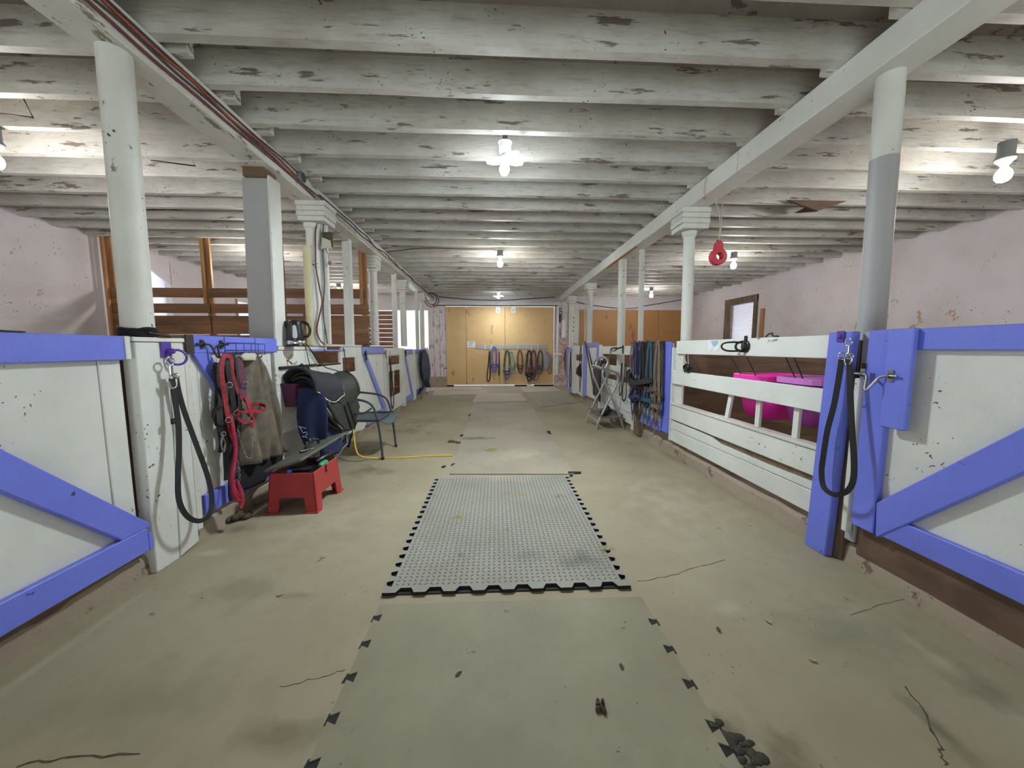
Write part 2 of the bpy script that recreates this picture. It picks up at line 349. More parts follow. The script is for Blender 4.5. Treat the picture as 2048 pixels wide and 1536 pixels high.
DB, DG, PL = (84, 72, 50), (88, 88, 62), (196, 190, 170)
stain(M['floor'], [(*at_z(x, y, 0).xy, rx, ry, c, st) for x, y, rx, ry, c, st in (
    (738, 942, .28, .22, DB, .6), (700, 905, .5, .35, DB, .45), (810, 862, .45, .4, DB, .5), (840, 845, .4, .5, DB, .35), (1450, 1480, .22, .12, DB, .8), (1540, 1530, .25, .1, DB, .6), (560, 1470, .18, .08, DB, .5), (480, 1180, .25, .2, DG, .35), (300, 1400, .4, .2, DG, .3),
    (1960, 1375, .1, .12, DB, .5), (1880, 1460, .05, .16, DG, .7), (1460, 1215, .12, .08, PL, .2), (1700, 1260, .4, .25, DG, .3), (420, 1105, .12, .05, PL, .4), (1240, 860, .5, .9, PL, .25), (1350, 1000, .5, .7, PL, .25), (640, 1040, .5, .5, PL, .2), (600, 1190, .12, .04, DB, .4), (470, 1060, .15, .1, DB, .6), (520, 1010, .5, .12, DB, .5))])
stain(M['matdust'], [(*at_z(x, y, 0).xy, rx, ry, c, st) for x, y, rx, ry, c, st in ((1170, 1130, .16, .12, (84, 90, 88), .7), (1040, 1120, .2, .1, (98, 102, 98), .5), (860, 1000, .1, .5, (112, 112, 104), .4), (1000, 960, .4, .15, (176, 168, 148), .5))])
stain(M['plate2'], [(*at_z(x, y, 0).xy, rx, ry, c, st) for x, y, rx, ry, c, st in ((950, 878, .4, .12, (84, 84, 76), .7), (990, 800, .3, .3, (110, 104, 92), .5), (1040, 910, .4, .3, PL, .3))])

# ================================================================ SETTING
ZC, ZJ, ZB = 3.085, 2.87, 2.70
YN, YF = -2.6, 11.65
XL, XR = -5.97, 6.28
fl = struct('floor', MB().box(XL - .2, XR + .2, YN - .2, YF + .2, -0.2, 0), M['floor'])
ground = struct('trim_1', MB().box(-40, 40, YF + .2, 60, -0.3, -0.03), M['grass'])
ground2 = struct('trim_2', MB().box(-40, XL - .2, YN, YF + .2, -0.3, -0.03), M['grass'])
ground3 = struct('trim_3', MB().box(XR + .2, 40, YN, YF + .2, -0.3, -0.03), M['grass'])
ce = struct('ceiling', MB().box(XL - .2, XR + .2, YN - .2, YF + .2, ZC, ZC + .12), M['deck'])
jn = 0
for k in range(-12, 26):
    for x0, x1, dy in ((XL, -1.72, 0.105), (-2.16, 2.32, 0.0), (1.98, XR, 0.062)):
        y = 2.153 + k * 0.3845 + dy + random.uniform(-.012, .012)
        if dy == 0: skew = 0.02
        else: skew = random.uniform(-.01, .01)
        if y > YF - .08 or y < YN + .05: continue
        dz = random.uniform(-.006, .006); th = 0.056 + random.uniform(-.006, .006)
        m = MB(); n = 6
        vs = []
        for i in range(n + 1):
            x = x0 + (x1 - x0) * i / n; yy = y + skew * (i / n - .5) + random.uniform(-.003, .003); zz = ZJ + dz + random.uniform(-.004, .004)
            vs += [(x, yy, zz), (x, yy + th, zz), (x, yy + th, ZC), (x, yy, ZC)]
        fs = [(3, 2, 1, 0), (n * 4, n * 4 + 1, n * 4 + 2, n * 4 + 3)]
        for i in range(n):
            for q in range(4): fs.append((i * 4 + q, i * 4 + (q + 1) % 4, (i + 1) * 4 + (q + 1) % 4, (i + 1) * 4 + q))
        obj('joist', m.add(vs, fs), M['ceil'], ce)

# walls ---------------------------------------------------------------
def wall_x(name, x0, x1, holes, m):
    b = MB(); y = YN - .2
    for (a, c, zl, zh) in holes:
        b.box(x0, x1, y, a, 0, ZC); b.box(x0, x1, a, c, 0, zl); b.box(x0, x1, a, c, zh, ZC); y = c
    b.box(x0, x1, y, YF + .2, 0, ZC)
    return struct(name, b, m)
wl = wall_x('wall_left', XL - .2, XL, [(5.98, 7.08, 1.55, 2.78), (8.75, 9.6, 1.5, 2.32)], M['wall'])
wr = wall_x('wall_right', XR, XR + .2, [(8.55, 9.6, 1.4, 2.42)], M['wall'])
wb = struct('wall_back', MB().box(XL, -1.3, YN - .2, YN, 0, ZC).box(1.5, XR, YN - .2, YN, 0, ZC).box(-1.7, 1.5, YN - .2, YN, 2.1, ZC), M['wall'])  # unseen door opening, added to let the sun reach the floor
ground4 = struct('trim_7', MB().box(-40, 40, -40, YN - .2, -.3, -.03), M['grass'])
wf = MB()
for x0, x1, z0, z1 in ((XL, -3.1, 0, 1.15), (XL, -5.9, 1.15, 2.42), (XL, -3.1, 2.42, ZC), (-3.1, -2.12, 2.42, ZC), (-2.12, -1.58, 0, ZC), (-1.58, 1.9, 2.56, ZC), (1.9, XR, 0, ZC)):
    wf.box(x0, x1, YF, YF + .18, z0, z1)
wf = struct('wall_far', wf, M['wall'])
# boarded opening in the far wall, left: boards with daylight between them
z = 1.17
while z < 2.36:
    obj('board', MB().box(-5.95, -3.12 + random.uniform(-.03, .0), YF - .03, YF - .005, z, z + .122), M['lumber'], wf, .002); z += .137
obj('board', MB().box(-3.16, -3.09, YF - .05, YF + .02, 0, 2.45), M['post'], wf, .003)
obj('plinth', MB().box(-2.14, -1.56, YF - .06, YF, 0, .32), M['kerb'], wf, .01)
for i in range(3):
    obj('plank', MB().box(-2.12 + i * .18, -2.12 + i * .18 + .172, YF - .035, YF, .32, 2.5), M['peel'], wf, .004)
obj('batten', MB().box(-2.12, -1.58, YF - .05, YF - .034, 2.25, 2.32), M['peel'], wf, .003)
# brown plywood sheets, right of the far door
for x0, x1 in ((2.72, 4.08), (4.09, 5.3), (5.31, 6.24)):
    obj('plywood_sheet', MB().box(x0, x1, YF - .02, YF, 1.0, 2.46), M['plyd'], wf, .002)
for i in range(7):
    z0 = i * .145
    obj('plank', MB().box(2.4, 6.24, YF - .03, YF, z0, z0 + .138), M['dark_wood'], wf, .003)
# pinkish brick pier right of the door
for i in range(26):
    for j in range(2):
        x0 = 1.93 + j * .17 + (.0 if i % 2 else .05); 
        obj('brick', MB().box(x0, min(x0 + .16, 2.3), YF - .05 + random.uniform(-.006, .004), YF + .02, i * .072, i * .072 + .062), M['brick'], wf)
# window left 1: clouded plastic film
w1 = MB().box(XL - .12, XL - .11, 5.98, 7.08, 1.55, 2.78)
w1 = struct('window_1', w1, M['film'])
fr = MB().box(XL - .1, XL + .01, 7.05, 7.12, 1.5, 2.8).box(XL - .1, XL + .01, 5.94, 6.0, 1.5, 2.8).box(XL - .1, XL + .01, 5.98, 7.08, 1.48, 1.56)
obj('frame', fr, M['wall'], w1)
obj('corner_board', MB().prism([(XL - .02, 7.08, 2.36), (XL - .02, 7.08, 2.8), (XL - .02, 6.3, 2.8)], (.03, 0, 0)), M['wall'], w1)
w2 = struct('window_2', MB().box(XL - .12, XL - .11, 8.75, 9.6, 1.5, 2.32), M['film'])
obj('frame', MB().box(XL - .1, XL + .015, 8.7, 8.76, 1.46, 2.36).box(XL - .1, XL + .015, 9.58, 9.64, 1.46, 2.36), M['stud'], w2)
# window right with slats
w3 = struct('window_3', MB().box(XR + .14, XR + .15, 8.55, 9.6, 1.4, 2.42), M['film'])
obj('frame', MB().box(XR - .03, XR + .12, 8.48, 8.6, 1.34, 2.5), M['old_wood'], w3, .004)
obj('frame', MB().box(XR - .03, XR + .12, 9.55, 9.7, 1.34, 2.5), M['old_wood'], w3, .004)
obj('frame', MB().box(XR - .035, XR + .12, 8.48, 9.7, 2.36, 2.52), M['old_wood'], w3, .004)
z = 1.42
while z < 2.35:
    obj('slat', MB().bar((XR + .06, 8.6, z), (XR + .06, 9.55, z), .03, .004, (.35, 0, 1)), M['blind'], w3); z += .038
o = obj('board', MB().box(XR - .03, XR, 8.24, 8.36, 1.3, 2.15), M['stud'], wr, .003)
# brown lining boards low on the side walls
for i in range(8):
    z0 = i * .145
    obj('plank', MB().box(XR - .03, XR, YN, YF - .03, z0, z0 + .138), M['dark_wood'], wr)
    obj('plank', MB().box(XL, XL + .03, 5.95, YF - .03, z0, z0 + .138), M['dark_wood'], wl)
# form-board joints of the poured walls
for zz in (1.6, 2.05, 2.5):
    obj('form_ridge', MB().box(XL, XL + .004, YN, 5.9, zz, zz + .012), M['wall'], wl)
    obj('form_ridge', MB().box(XR - .004, XR, YN, 8.2, zz, zz + .012), M['wall'], wr)
# far double door of plywood
d1 = MB().box(-1.57, 1.88, YF + .03, YF + .06, .12, 2.5)
d1 = struct('door_1', d1, M['old_wood'])
for x0, x1 in ((-1.565, -.938), (-.928, .3), (.312, 1.865)):
    obj('plywood_sheet', MB().box(x0, x1, YF - .04, YF - .022, .07, 2.535), M['ply'], d1, .002)
obj('rail', MB().box(-1.565, 1.865, YF - .022, YF + .03, .062, .14), M['old_wood'], d1)
obj('seam_strip', MB().box(.296, .316, YF - .02, YF, .07, 2.53), M['dark'], d1)
obj('slit_block', MB().box(-1.57, -1.35, YF - .06, YF, 0, .05).box(.62, 1.02, YF - .06, YF, 0, .045).box(1.25, 1.88, YF - .06, YF, 0, .05), M['dark'], d1)  # dark blocks added to break up the bright slit under the door
obj('hasp', MB().box(-1.66, -1.56, YF - .06, YF - .04, .58, .60), M['rust'], d1)
tr = struct('trim_4', MB().box(-1.75, 2.05, YF - .1, YF - .02, 2.58, 2.68), M['post'], .006)      # track header over the door
obj('track', MB().tube([(-1.95, YF - .12, 2.565), (1.98, YF - .12, 2.565)], .014, 8), M['rust'], tr)

# kerbs under the stall fronts
def kerb(name, s, xin, y0, y1):
    b = MB(); n = 60
    random.seed(11 if s < 0 else 12)
    prof = []
    for i in range(n + 1):
        y = y0 + (y1 - y0) * i / n; j = random.uniform(-.012, .012); h = .125 + random.uniform(-.012, .004)
        prof += [(s * (xin + j), y, 0), (s * (xin + .012 + j), y, h * .8), (s * (xin + .03 + j), y, h), (s * (xin + .26), y, h), (s * (xin + .26), y, 0)]
    fs = []
    for i in range(n):
        for q in range(4): fs.append((i * 5 + q, i * 5 + q + 1, (i + 1) * 5 + q + 1, (i + 1) * 5 + q))
    fs += [(0, 1, 2, 3, 4), (n * 5 + 4, n * 5 + 3, n * 5 + 2, n * 5 + 1, n * 5)]
    b.add(prof, fs)
    return struct(name, b, M['kerb'])
kerb('baseboard_left', -1, 1.885, .2, 10.1)
kerb('baseboard_right', 1, 2.0, .2, 9.7)

struct('trim_5', MB().box(2.0, 2.12, .3, 1.82, .08, .265), M['dark_wood'], .006)
struct('trim_6', MB().box(-2.02, -1.905, .3, 1.93, .08, .16), M['dark_wood'], .006)  # sill added to stop light leaking under the near left door

# ================================================================ BEAMS AND POSTS
def beam(label, x0, x1, m):
    wdt = .21
    s = 1 if x0 > 0 else -1
    t = thing('support_beam', label, 'beam', (x0, 4.5, ZB), 'long beams carrying the joists')
    ys = [YN, 3.1, 7.4, YF]
    for a, b in zip(ys, ys[1:]):
        def X(y): return x0 + (x1 - x0) * (y - 1.5) / 10
        obj('timber', MB().prism([(X(a), a + .003, ZB), (X(a) + s * wdt, a + .003, ZB), (X(b) + s * wdt, b - .003, ZB), (X(b), b - .003, ZB)], (0, 0, ZJ - ZB)), m, t, .006)
    return t
bl = beam('long white beam over the left stalls with cables along its inner face', -1.80, -1.93, M['beamd'])
br = beam('long clean white beam over the right stalls', 2.035, 2.02, M['beam'])
obj('peeled_strip', MB().prism([(2.03, 5.3, ZB - .012), (2.07, 5.3, ZB - .012), (2.07, 6.7, ZB - .012), (2.03, 6.7, ZB - .012)], (0, 0, .012)), M['stud'], br)

def lathe_post(name, label, bx, by, z0, z1, r, m, cap=None, lean=(0, 0), m2=None, zsplit=None, group='round support posts', dz=0.0):
    t = thing(name, label, 'post', (bx, by, z0), group)
    zt = z1 - (cap[2] if cap else 0)
    A = Vector((bx, by, z0)); B = Vector((bx + lean[0], by + lean[1], zt))
    if zsplit:
        Cc = A.lerp(B, (zsplit - z0) / (zt - z0))
        obj('shaft', MB().tube([A, A.lerp(Cc, .5), Cc], r, 20), m2, t); obj('shaft', MB().tube([Cc, B], r, 20), m, t)
    else:
        obj('shaft', MB().tube([A.lerp(B, i / 5) for i in range(6)], [r * (1 + random.uniform(-.01, .01)) for i in range(6)], 20), m, t)
    if cap:
        cx, cy = B.x + cap[3], B.y; n = 4
        for i in range(n):
            h = cap[2] / n
            e = cap[0] / 2 - (.0 if i % 2 else .008) - (n - 1 - i) * 0.004
            obj('capital_board', MB().box(cx - e, cx + e, cy - cap[1] / 2, cy + cap[1] / 2, zt + i * h + .002, zt + (i + 1) * h - .001), m, t, .004)
        obj('collar', MB().lathe([(r, -.05), (r + .012, -.045), (r + .018, -.01), (r + .02, -.001)], (B.x, B.y, zt), 20), m, t)
    return t
ZS = 1.27
lathe_post('support_post', 'thick round white post nearest on the left, speckled and wrapped in a dark rag', -1.925, 2.05, ZS, ZB, .068, M['post'], None, (.02, 0))
lathe_post('support_post', 'round post with block capital beside the kettle, yellowed sleeve low down', -1.91, 3.98, 1.25, ZB, .072, M['post'], (.30, .26, .2, .04), (.02, 0))
lathe_post('support_post', 'round post with capital behind the blue-braced left door, grey streaked', -1.99, 6.1, ZS, ZB, .066, M['post'], (.22, .24, .2, 0))
lathe_post('support_post', 'round white post with square capital before the bright far opening', -2.04, 8.2, ZS, ZB, .066, M['post'], (.24, .24, .2, 0))
lathe_post('support_post', 'farthest round white post on the left at the end of the stalls', -2.0, 10.05, 0, ZB, .06, M['post'], (.22, .22, .18, 0))
lathe_post('support_post', 'thick round post nearest on the right, painted grey below and white on top', 2.187, 2.02, ZS, ZB, .062, M['post'], None, (-.03, 0), M['postg'], 2.27)
lathe_post('support_post', 'round white post with layered capital beside the hanging red toy', 2.135, 3.97, 1.25, ZB, .058, M['post'], (.32, .26, .22, 0), (-.02, 0))
lathe_post('support_post', 'smooth round white post without capital in the middle of the right row', 2.15, 6.1, .3, ZB, .064, M['post'], None, (-.02, 0))
lathe_post('support_post', 'round white post stained brown low down, with a rope tied to it', 2.2, 8.4, .3, ZB, .062, M['post'], (.25, .25, .14, 0))
lathe_post('support_post', 'farthest round white post on the right beside the electrical boxes', 2.18, 10.4, 0, ZB, .06, M['post'], (.25, .25, .2, 0))
t = thing('square_post', 'thin square white post between two round ones on the right', 'post', (2.238, 5.5, 1.2))
obj('shaft', MB().prism([(2.205, 5.47, 1.2), (2.27, 5.47, 1.2), (2.27, 5.53, 1.2), (2.205, 5.53, 1.2)], (-.025, 0, 1.5)), M['post'], t, .004)
# board posts on the left
def lpost(label, x0, x1, y0, y1, z0, z1, lean, block=None):
    t = thing('board_post', label, 'post', ((x0 + x1) / 2, y0, z0), 'flat board posts on the left')
    obj('face_board', MB().prism([(x0, y0, z0), (x1 - .022, y0, z0), (x1 - .022, y0 + .025, z0), (x0, y0 + .025, z0)], (lean, 0, z1 - z0)), M['postg'] if block else M['post'], t, .003)
    obj('edge_board', MB().prism([(x1 - .02, y0 - .004, z0), (x1, y0 - .004, z0), (x1, y1, z0), (x1 - .02, y1, z0)], (lean, 0, z1 - z0 + .02)), M['white'], t, .003)
    if block: obj('packing_block', MB().box(x0 + lean + .02, x1 + lean - .03, y0 - .02, y1, z1 + .002, ZB), M['dark_wood'], t, .006)
    return t
lpost('wide boxed post of grey and white boards with a dark packing block on top', -2.11, -1.885, 3.21, 3.36, 1.24, 2.62, .03, True)
lpost('flat white board post right of the cable-hung round post', -2.075, -1.965, 5.1, 5.16, 1.26, 2.66, .015)
lpost('narrow white board post third along the left row, before the slatted boards', -2.04, -1.95, 7.3, 7.36, 1.2, 2.66, .01)
lpost('thin white board post last along the left row, in front of the bright opening', -2.02, -1.94, 9.3, 9.36, 1.2, 2.66, 0)

# ================================================================ LAMPS
def point(par, loc, watts, c, r):
    l = bpy.data.lights.new('lamp_light', 'POINT'); l.energy = watts; l.color = c; l.shadow_soft_size = r
    o = bpy.data.objects.new('lamp_light', l); COL.objects.link(o); o.parent = par; o.location = Vector(loc) - root_of(par).location
def led(label, x, y, z, w):
    t = thing('led_lamp', label, 'lamp', (x, y, z), 'folding led lamps over the aisle')
    obj('stem', MB().tube([(x, y, z + .11), (x, y, ZC + .01)], .02, 10), M['grey'], t)
    obj('socket', MB().lathe([(.03, 0), (.05, .03), (.05, .09), (.06, .1)], (x, y, z + .02), 16), M['wconduit'], t)
    obj('hub', MB().lathe([(.02, -.04), (.045, -.03), (.045, .02), (.03, .025)], (x, y, z), 16), M['wconduit'], t)
    for k in range(5):
        a = 2 * PI * k / 5 + .35; d = Vector((math.cos(a), math.sin(a), -.32 if k % 2 else .05)).normalized()
        s = d.cross(Vector((0, 0, 1))).normalized(); n = s.cross(d)
        pan = MB(); c0 = Vector((x, y, z - .01))
        outline = []
        for q in range(10):
            f = q / 9; wv = .042 * math.sin(PI * min(1, .25 + .62 * f)); outline.append((f, wv))
        poly = [c0 + d * (.04 + .115 * f) + s * wv for f, wv in outline] + [c0 + d * (.04 + .115 * f) - s * wv for f, wv in outline[::-1]]
        obj('light_panel', pan.prism(poly, n * -.014), M['led'], t)
    point(t, (x, y, z - .15), w * .16, LED_C, .07)
    l = bpy.data.lights.new('lamp_light', 'AREA'); l.shape = 'DISK'; l.size = .26; l.energy = w * .66; l.color = LED_C
    o = bpy.data.objects.new('lamp_light', l); COL.objects.link(o); o.parent = t; o.location = (0, 0, -.16)
led('bright star-shaped led lamp hanging over the near aisle', .085, 3.1, 2.76, LED_W)
led('star-shaped led lamp far down the aisle just before the plywood door', .096, 10.75, 2.76, LED_W * .42)
def bulb(label, x, y, z, zt=2.87, dx=0.0):
    t = thing('ceiling_bulb', label, 'bulb', (x, y, z), 'bare bulbs on the ceiling')
    obj('fixture_box', MB().lathe([(.055, 0), (.062, .012), (.05, .03), (.05, zt - z - .115)], (x, y, z + .115), 16), M['grey'], t)
    obj('lamp_holder', MB().lathe([(.02, 0), (.024, .01), (.055, .045), (.058, .058)], (x, y, z + .06), 16), M['paper'], t)
    obj('globe', MB().lathe([(.004, -.062), (.03, -.052), (.045, -.03), (.049, -.005), (.043, .022), (.026, .045), (.02, .06)], (x, y, z), 16), M['bulb'], t)
    point(t, (x, y, z - .17), BULB_W, BULB_C, .06)
bulb('bare lit bulb on the middle of the aisle ceiling', .085, 6.3, 2.66)
bulb('bare lit bulb at the right edge over the near right stall', 4.11, 2.88, 2.62)
bulb('bare lit bulb behind the red hanging toy', 4.12, 6.22, 2.65)
bulb('bare lit bulb farthest along the right side, before brown plywood', 4.24, 9.8, 2.66)
bulb('bare lit bulb at the left edge over the near left stall', -3.74, 3.02, 2.62)
bulb('unseen bulb added over the left stalls to light the near left wall', -3.9, -.35, 2.62)  # added out of view as extra light for the left wall
bulb('unseen bulb added over the right stalls to light the near right wall', 4.1, -.4, 2.62)  # added out of view as extra light for the right wall
bulb('bare lit bulb far in the left stalls near the slatted daylight boards', -4.0, 9.6, 2.66)
bulb('bare lit bulb deep in the left stalls beyond the wooden boards', -4.0, 6.35, 2.66)

# ================================================================ STALL FRONTS
def slab(y0, y1, z0, z1, xa, xb):
    return MB().box(min(xa, xb), max(xa, xb), y0, y1, z0, z1)
def slope(y0, z0, y1, z1, wv, xa, xb):      # a brace between (y0,z0) and (y1,z1), ends cut upright, height wv
    return MB().prism([(xa, y0, z0), (xa, y0, z0 + wv), (xa, y1, z1 + wv), (xa, y1, z1)], (xb - xa, 0, 0))
GD, GP = 'painted stall doors', 'painted stall panels'
# ---- left, door nearest the camera
t = thing('stall_door', 'white stall door with blue Z-brace at the left edge, nearest on the left', 'door', (-1.87, 1.4, .15), GD)
obj('sheet', slab(.86, 1.782, .17, 1.27, -1.895, -1.875), M['white'], t, .002)
obj('plank', slab(1.786, 1.886, .17, 1.268, -1.895, -1.872), M['white'], t, .003)
obj('rail', slab(.86, 1.884, 1.163, 1.281, -1.874, -1.84), M['blue'], t, .004)
obj('end_block', slab(1.887, 1.915, 1.165, 1.282, -1.89, -1.84), M['white'], t, .003)
obj('rail', slab(.86, 1.905, .152, .277, -1.874, -1.84), M['blue'], t, .004)
obj('end_block', slab(1.907, 1.93, .15, .245, -1.874, -1.842), M['blue'], t, .003)
obj('brace', MB().prism([(-1.873, 1.775, .279), (-1.873, 1.92, .279), (-1.873, 1.915, .30), (-1.873, 1.10, 1.161), (-1.873, .93, 1.161)], (.034, 0, 0)), M['blue'], t, .004)
# ---- left, boarded post
t = thing('boarded_post', 'white boarded post holding the purple hook and black lead on the left', 'post', (-1.9, 2.1, 0))
obj('board', MB().prism([(-1.85, 1.94, 0.0), (-1.85, 2.085, 0.0), (-1.85, 2.137, 1.252), (-1.85, 1.945, 1.252)], (-.07, 0, 0)), M['white'], t, .004)
obj('board', MB().prism([(-1.848, 2.09, 0.005), (-1.848, 2.222, .03), (-1.848, 2.232, 1.252), (-1.848, 2.142, 1.252)], (-.07, 0, 0)), M['white'], t, .004)
obj('cap_board', slab(1.935, 2.285, 1.256, 1.28, -2.02, -1.846), M['white'], t, .003)
obj('core', slab(1.9, 2.31, 0, 1.25, -1.985, -1.925), M['old_wood'], t)  # board added behind to block light between door and post
obj('rough_board', MB().prism([(-1.856, 2.228, .09), (-1.856, 2.275, .085), (-1.856, 2.29, .6), (-1.856, 2.283, 1.25), (-1.856, 2.236, 1.25)], (-.05, 0, 0)), M['beamd'], t, .006)
# ---- left, second door
t = thing('stall_door', 'white plank stall door behind the hanging red halters, blue top rail with wire basket', 'door', (-1.9, 2.75, .15), GD)
for y0, y1 in ((2.32, 2.37), (2.373, 2.535), (2.538, 2.70), (2.703, 2.86), (2.863, 3.02), (3.023, 3.13)):
    obj('plank', slab(y0, y1, .16, 1.2, -1.915, -1.893), M['white'], t, .003)
for y0, y1 in ((2.325, 2.586), (2.594, 2.905), (2.913, 3.19)):
    obj('rail', slab(y0, y1, 1.19, 1.302, -1.91, -1.868), M['blue'], t, .004)
obj('rail', slab(2.32, 3.145, .15, .28, -1.893, -1.868), M['blue'], t, .004)
obj('brace', MB().prism([(-1.892, 2.325, 1.19), (-1.892, 2.455, 1.19), (-1.892, 3.06, .281), (-1.892, 2.93, .281)], (.024, 0, 0)), M['blue'], t, .003)
# ---- left, white boxed panel with the shelf
t = thing('stall_panel', 'white stall panel with open shelf box carrying the kettle and saddle', 'panel', (-1.9, 4.1, 0), GP)
obj('corner_board', slab(3.15, 3.205, .12, 1.186, -1.92, -1.872), M['white'], t, .003)
obj('shelf_board', slab(3.21, 4.1, 1.207, 1.237, -2.12, -1.868), M['white'], t, .004)
obj('board', MB().prism([(-1.88, 3.21, 1.06), (-1.88, 3.88, 1.06), (-1.88, 3.72, 1.204), (-1.88, 3.21, 1.204)], (-.02, 0, 0)), M['white'], t, .003)
for z0, z1 in ((.905, 1.045), (.76, .9), (.615, .755), (.47, .61)):
    obj('board', slab(3.21, 4.48, z0, z1, -1.90, -1.88), M['white'], t, .003)
obj('grey_panel', slab(3.21, 4.44, .14, .465, -1.9, -1.878), M['postg'], t, .004)
obj('box_side', MB().prism([(-1.88, 3.74, 1.2), (-1.88, 3.9, 1.05), (-2.1, 3.9, 1.05), (-2.1, 3.74, 1.2)], (0, .02, 0)), M['white'], t)
obj('box_floor', slab(3.9, 4.48, 1.03, 1.05, -2.2, -1.88), M['old_wood'], t)
obj('box_back', slab(3.8, 4.5, 1.05, 1.19, -2.22, -2.2), M['lumber'], t)
obj('lintel', slab(3.75, 4.6, 1.19, 1.206, -1.91, -1.866), M['blued'], t, .003)
obj('stile', slab(4.47, 4.52, .12, 1.19, -1.91, -1.876), M['white'], t, .003)
obj('stile', slab(4.98, 5.16, .08, 1.24, -1.91, -1.876), M['white'], t, .003)
obj('crossboard', slab(4.52, 4.98, 1.105, 1.24, -1.908, -1.878), M['white'], t, .003)
obj('crossboard', slab(4.52, 4.98, .80, .915, -1.908, -1.878), M['white'], t, .003)
obj('crossboard', slab(4.52, 4.98, .10, .52, -1.908, -1.878), M['white'], t, .003)
obj('top_board', slab(4.12, 5.16, 1.243, 1.268, -2.08, -1.868), M['white'], t, .004)
# ---- left, third door
t = thing('stall_door', 'white stall door with faded blue diagonal brace behind the dark chair', 'door', (-1.88, 5.65, .1), GD)
for i in range(5): obj('plank', slab(5.19 + i * .19, 5.19 + i * .19 + .186, .11, 1.15, -1.905, -1.882), M['white'], t, .003)
obj('rail', slab(5.17, 6.13, 1.145, 1.24, -1.882, -1.852), M['blued'], t, .004)
obj('rail', slab(5.25, 6.13, .11, .24, -1.882, -1.852), M['blued'], t, .004)
obj('brace', MB().prism([(-1.881, 5.18, 1.144), (-1.881, 5.30, 1.144), (-1.881, 6.13, .242), (-1.881, 5.98, .242)], (.028, 0, 0)), M['blued'], t, .003)
# ---- left, slatted panel
t = thing('stall_panel', 'white stall panel with tall opening showing a thin leaning stick on the left', 'panel', (-1.88, 6.7, 0), GP)
obj('stile', slab(6.16, 6.4, .1, 1.23, -1.9, -1.868), M['white'], t, .003)
obj('stile', slab(7.2, 7.28, .1, 1.23, -1.9, -1.868), M['white'], t, .003)
obj('crossboard', slab(6.4, 7.2, 1.095, 1.23, -1.898, -1.87), M['white'], t, .003)
obj('crossboard', slab(6.4, 7.2, .815, .925, -1.898, -1.87), M['white'], t, .003)
obj('crossboard', slab(6.4, 7.2, .1, .35, -1.898, -1.87), M['white'], t, .003)
obj('stick', MB().bar((-1.93, 6.83, .34), (-1.93, 6.9, .83), .03, .02, (1, 0, 0)), M['white'], t)
# ---- left, far doors
t = thing('stall_door', 'narrow white stall door with blue brace, second last on the left', 'door', (-1.88, 7.8, .1), GD)
for i in range(4): obj('plank', slab(7.47 + i * .18, 7.47 + i * .18 + .176, .12, 1.2, -1.9, -1.882), M['white'], t)
obj('rail', slab(7.46, 8.19, 1.105, 1.205, -1.882, -1.855), M['blued'], t, .003)
obj('rail', slab(7.46, 8.19, .1, .215, -1.882, -1.855), M['blued'], t, .003)
obj('brace', MB().prism([(-1.881, 7.5, 1.104), (-1.881, 7.6, 1.104), (-1.881, 8.15, .217), (-1.881, 8.05, .217)], (.024, 0, 0)), M['blued'], t)
obj('stile', slab(7.29, 7.45, .05, 1.225, -1.9, -1.85), M['white'], t, .003)
t = thing('stall_door', 'last white stall door on the left behind the dark blue rugs', 'door', (-1.88, 9.2, .1), GD)
obj('stile', slab(8.2, 8.42, .05, 1.2, -1.9, -1.85), M['white'], t, .003)
for i in range(7): obj('plank', slab(8.43 + i * .18, 8.43 + i * .18 + .176, .12, 1.2, -1.9, -1.882), M['white'], t)
obj('rail', slab(8.43, 9.7, 1.1, 1.2, -1.882, -1.855), M['blued'], t, .003)
obj('rail', slab(8.43, 9.7, .14, .25, -1.882, -1.855), M['blued'], t, .003)
obj('stile', slab(9.71, 10.05, .05, 1.24, -1.9, -1.85), M['white'], t, .003)

# ---- right, door nearest the camera
t = thing('stall_door', 'white stall door with blue Z-brace at the right edge, nearest on the right', 'door', (1.97, 1.3, .29), GD)
obj('sheet', slab(.83, 1.76, .31, 1.30, 1.984, 2.006), M['white'], t, .002)
obj('rail', slab(.83, 1.69, 1.213, 1.312, 1.95, 1.984), M['blue'], t, .004)
obj('rail', slab(.83, 1.69, .27, .385, 1.955, 1.984), M['blue'], t, .004)
obj('stile', slab(1.698, 1.812, .262, 1.314, 1.95, 1.984), M['blue'], t, .004)
obj('brace', MB().prism([(1.983, 1.68, .25), (1.983, 1.695, .43), (1.983, 1.0, 1.166), (1.983, .93, 1.212), (1.983, .85, 1.21), (1.983, .83, 1.17)], (-.034, 0, 0)), M['blue'], t, .004)
obj('latch_board', slab(1.583, 1.694, .832, 1.314, 1.922, 1.948), M['blue'], t, .004)
# ---- right, blue boarded post and the dark shaft behind
t = thing('boarded_post', 'wide blue painted board post with black lead hanging from its edge', 'post', (1.96, 1.97, 0))
obj('face_board', MB().prism([(1.93, 1.925, 0), (1.93, 2.065, 0), (1.93, 2.02, 1.312), (1.93, 1.88, 1.312)], (.05, 0, 0)), M['blue'], t, .005)
obj('core', slab(1.885, 2.05, 0, 1.265, 1.985, 2.14), M['old_wood'], t, .005)
obj('pale_strip', slab(1.835, 1.865, .2, 1.06, 1.95, 1.985), M['white'], t, .003)
obj('grey_board', slab(1.825, 1.88, .14, 1.31, 1.99, 2.12), M['postg'], t, .003)
obj('rust_hinge', slab(1.83, 1.86, 1.06, 1.14, 1.975, 1.99), M['rust'], t, .003)
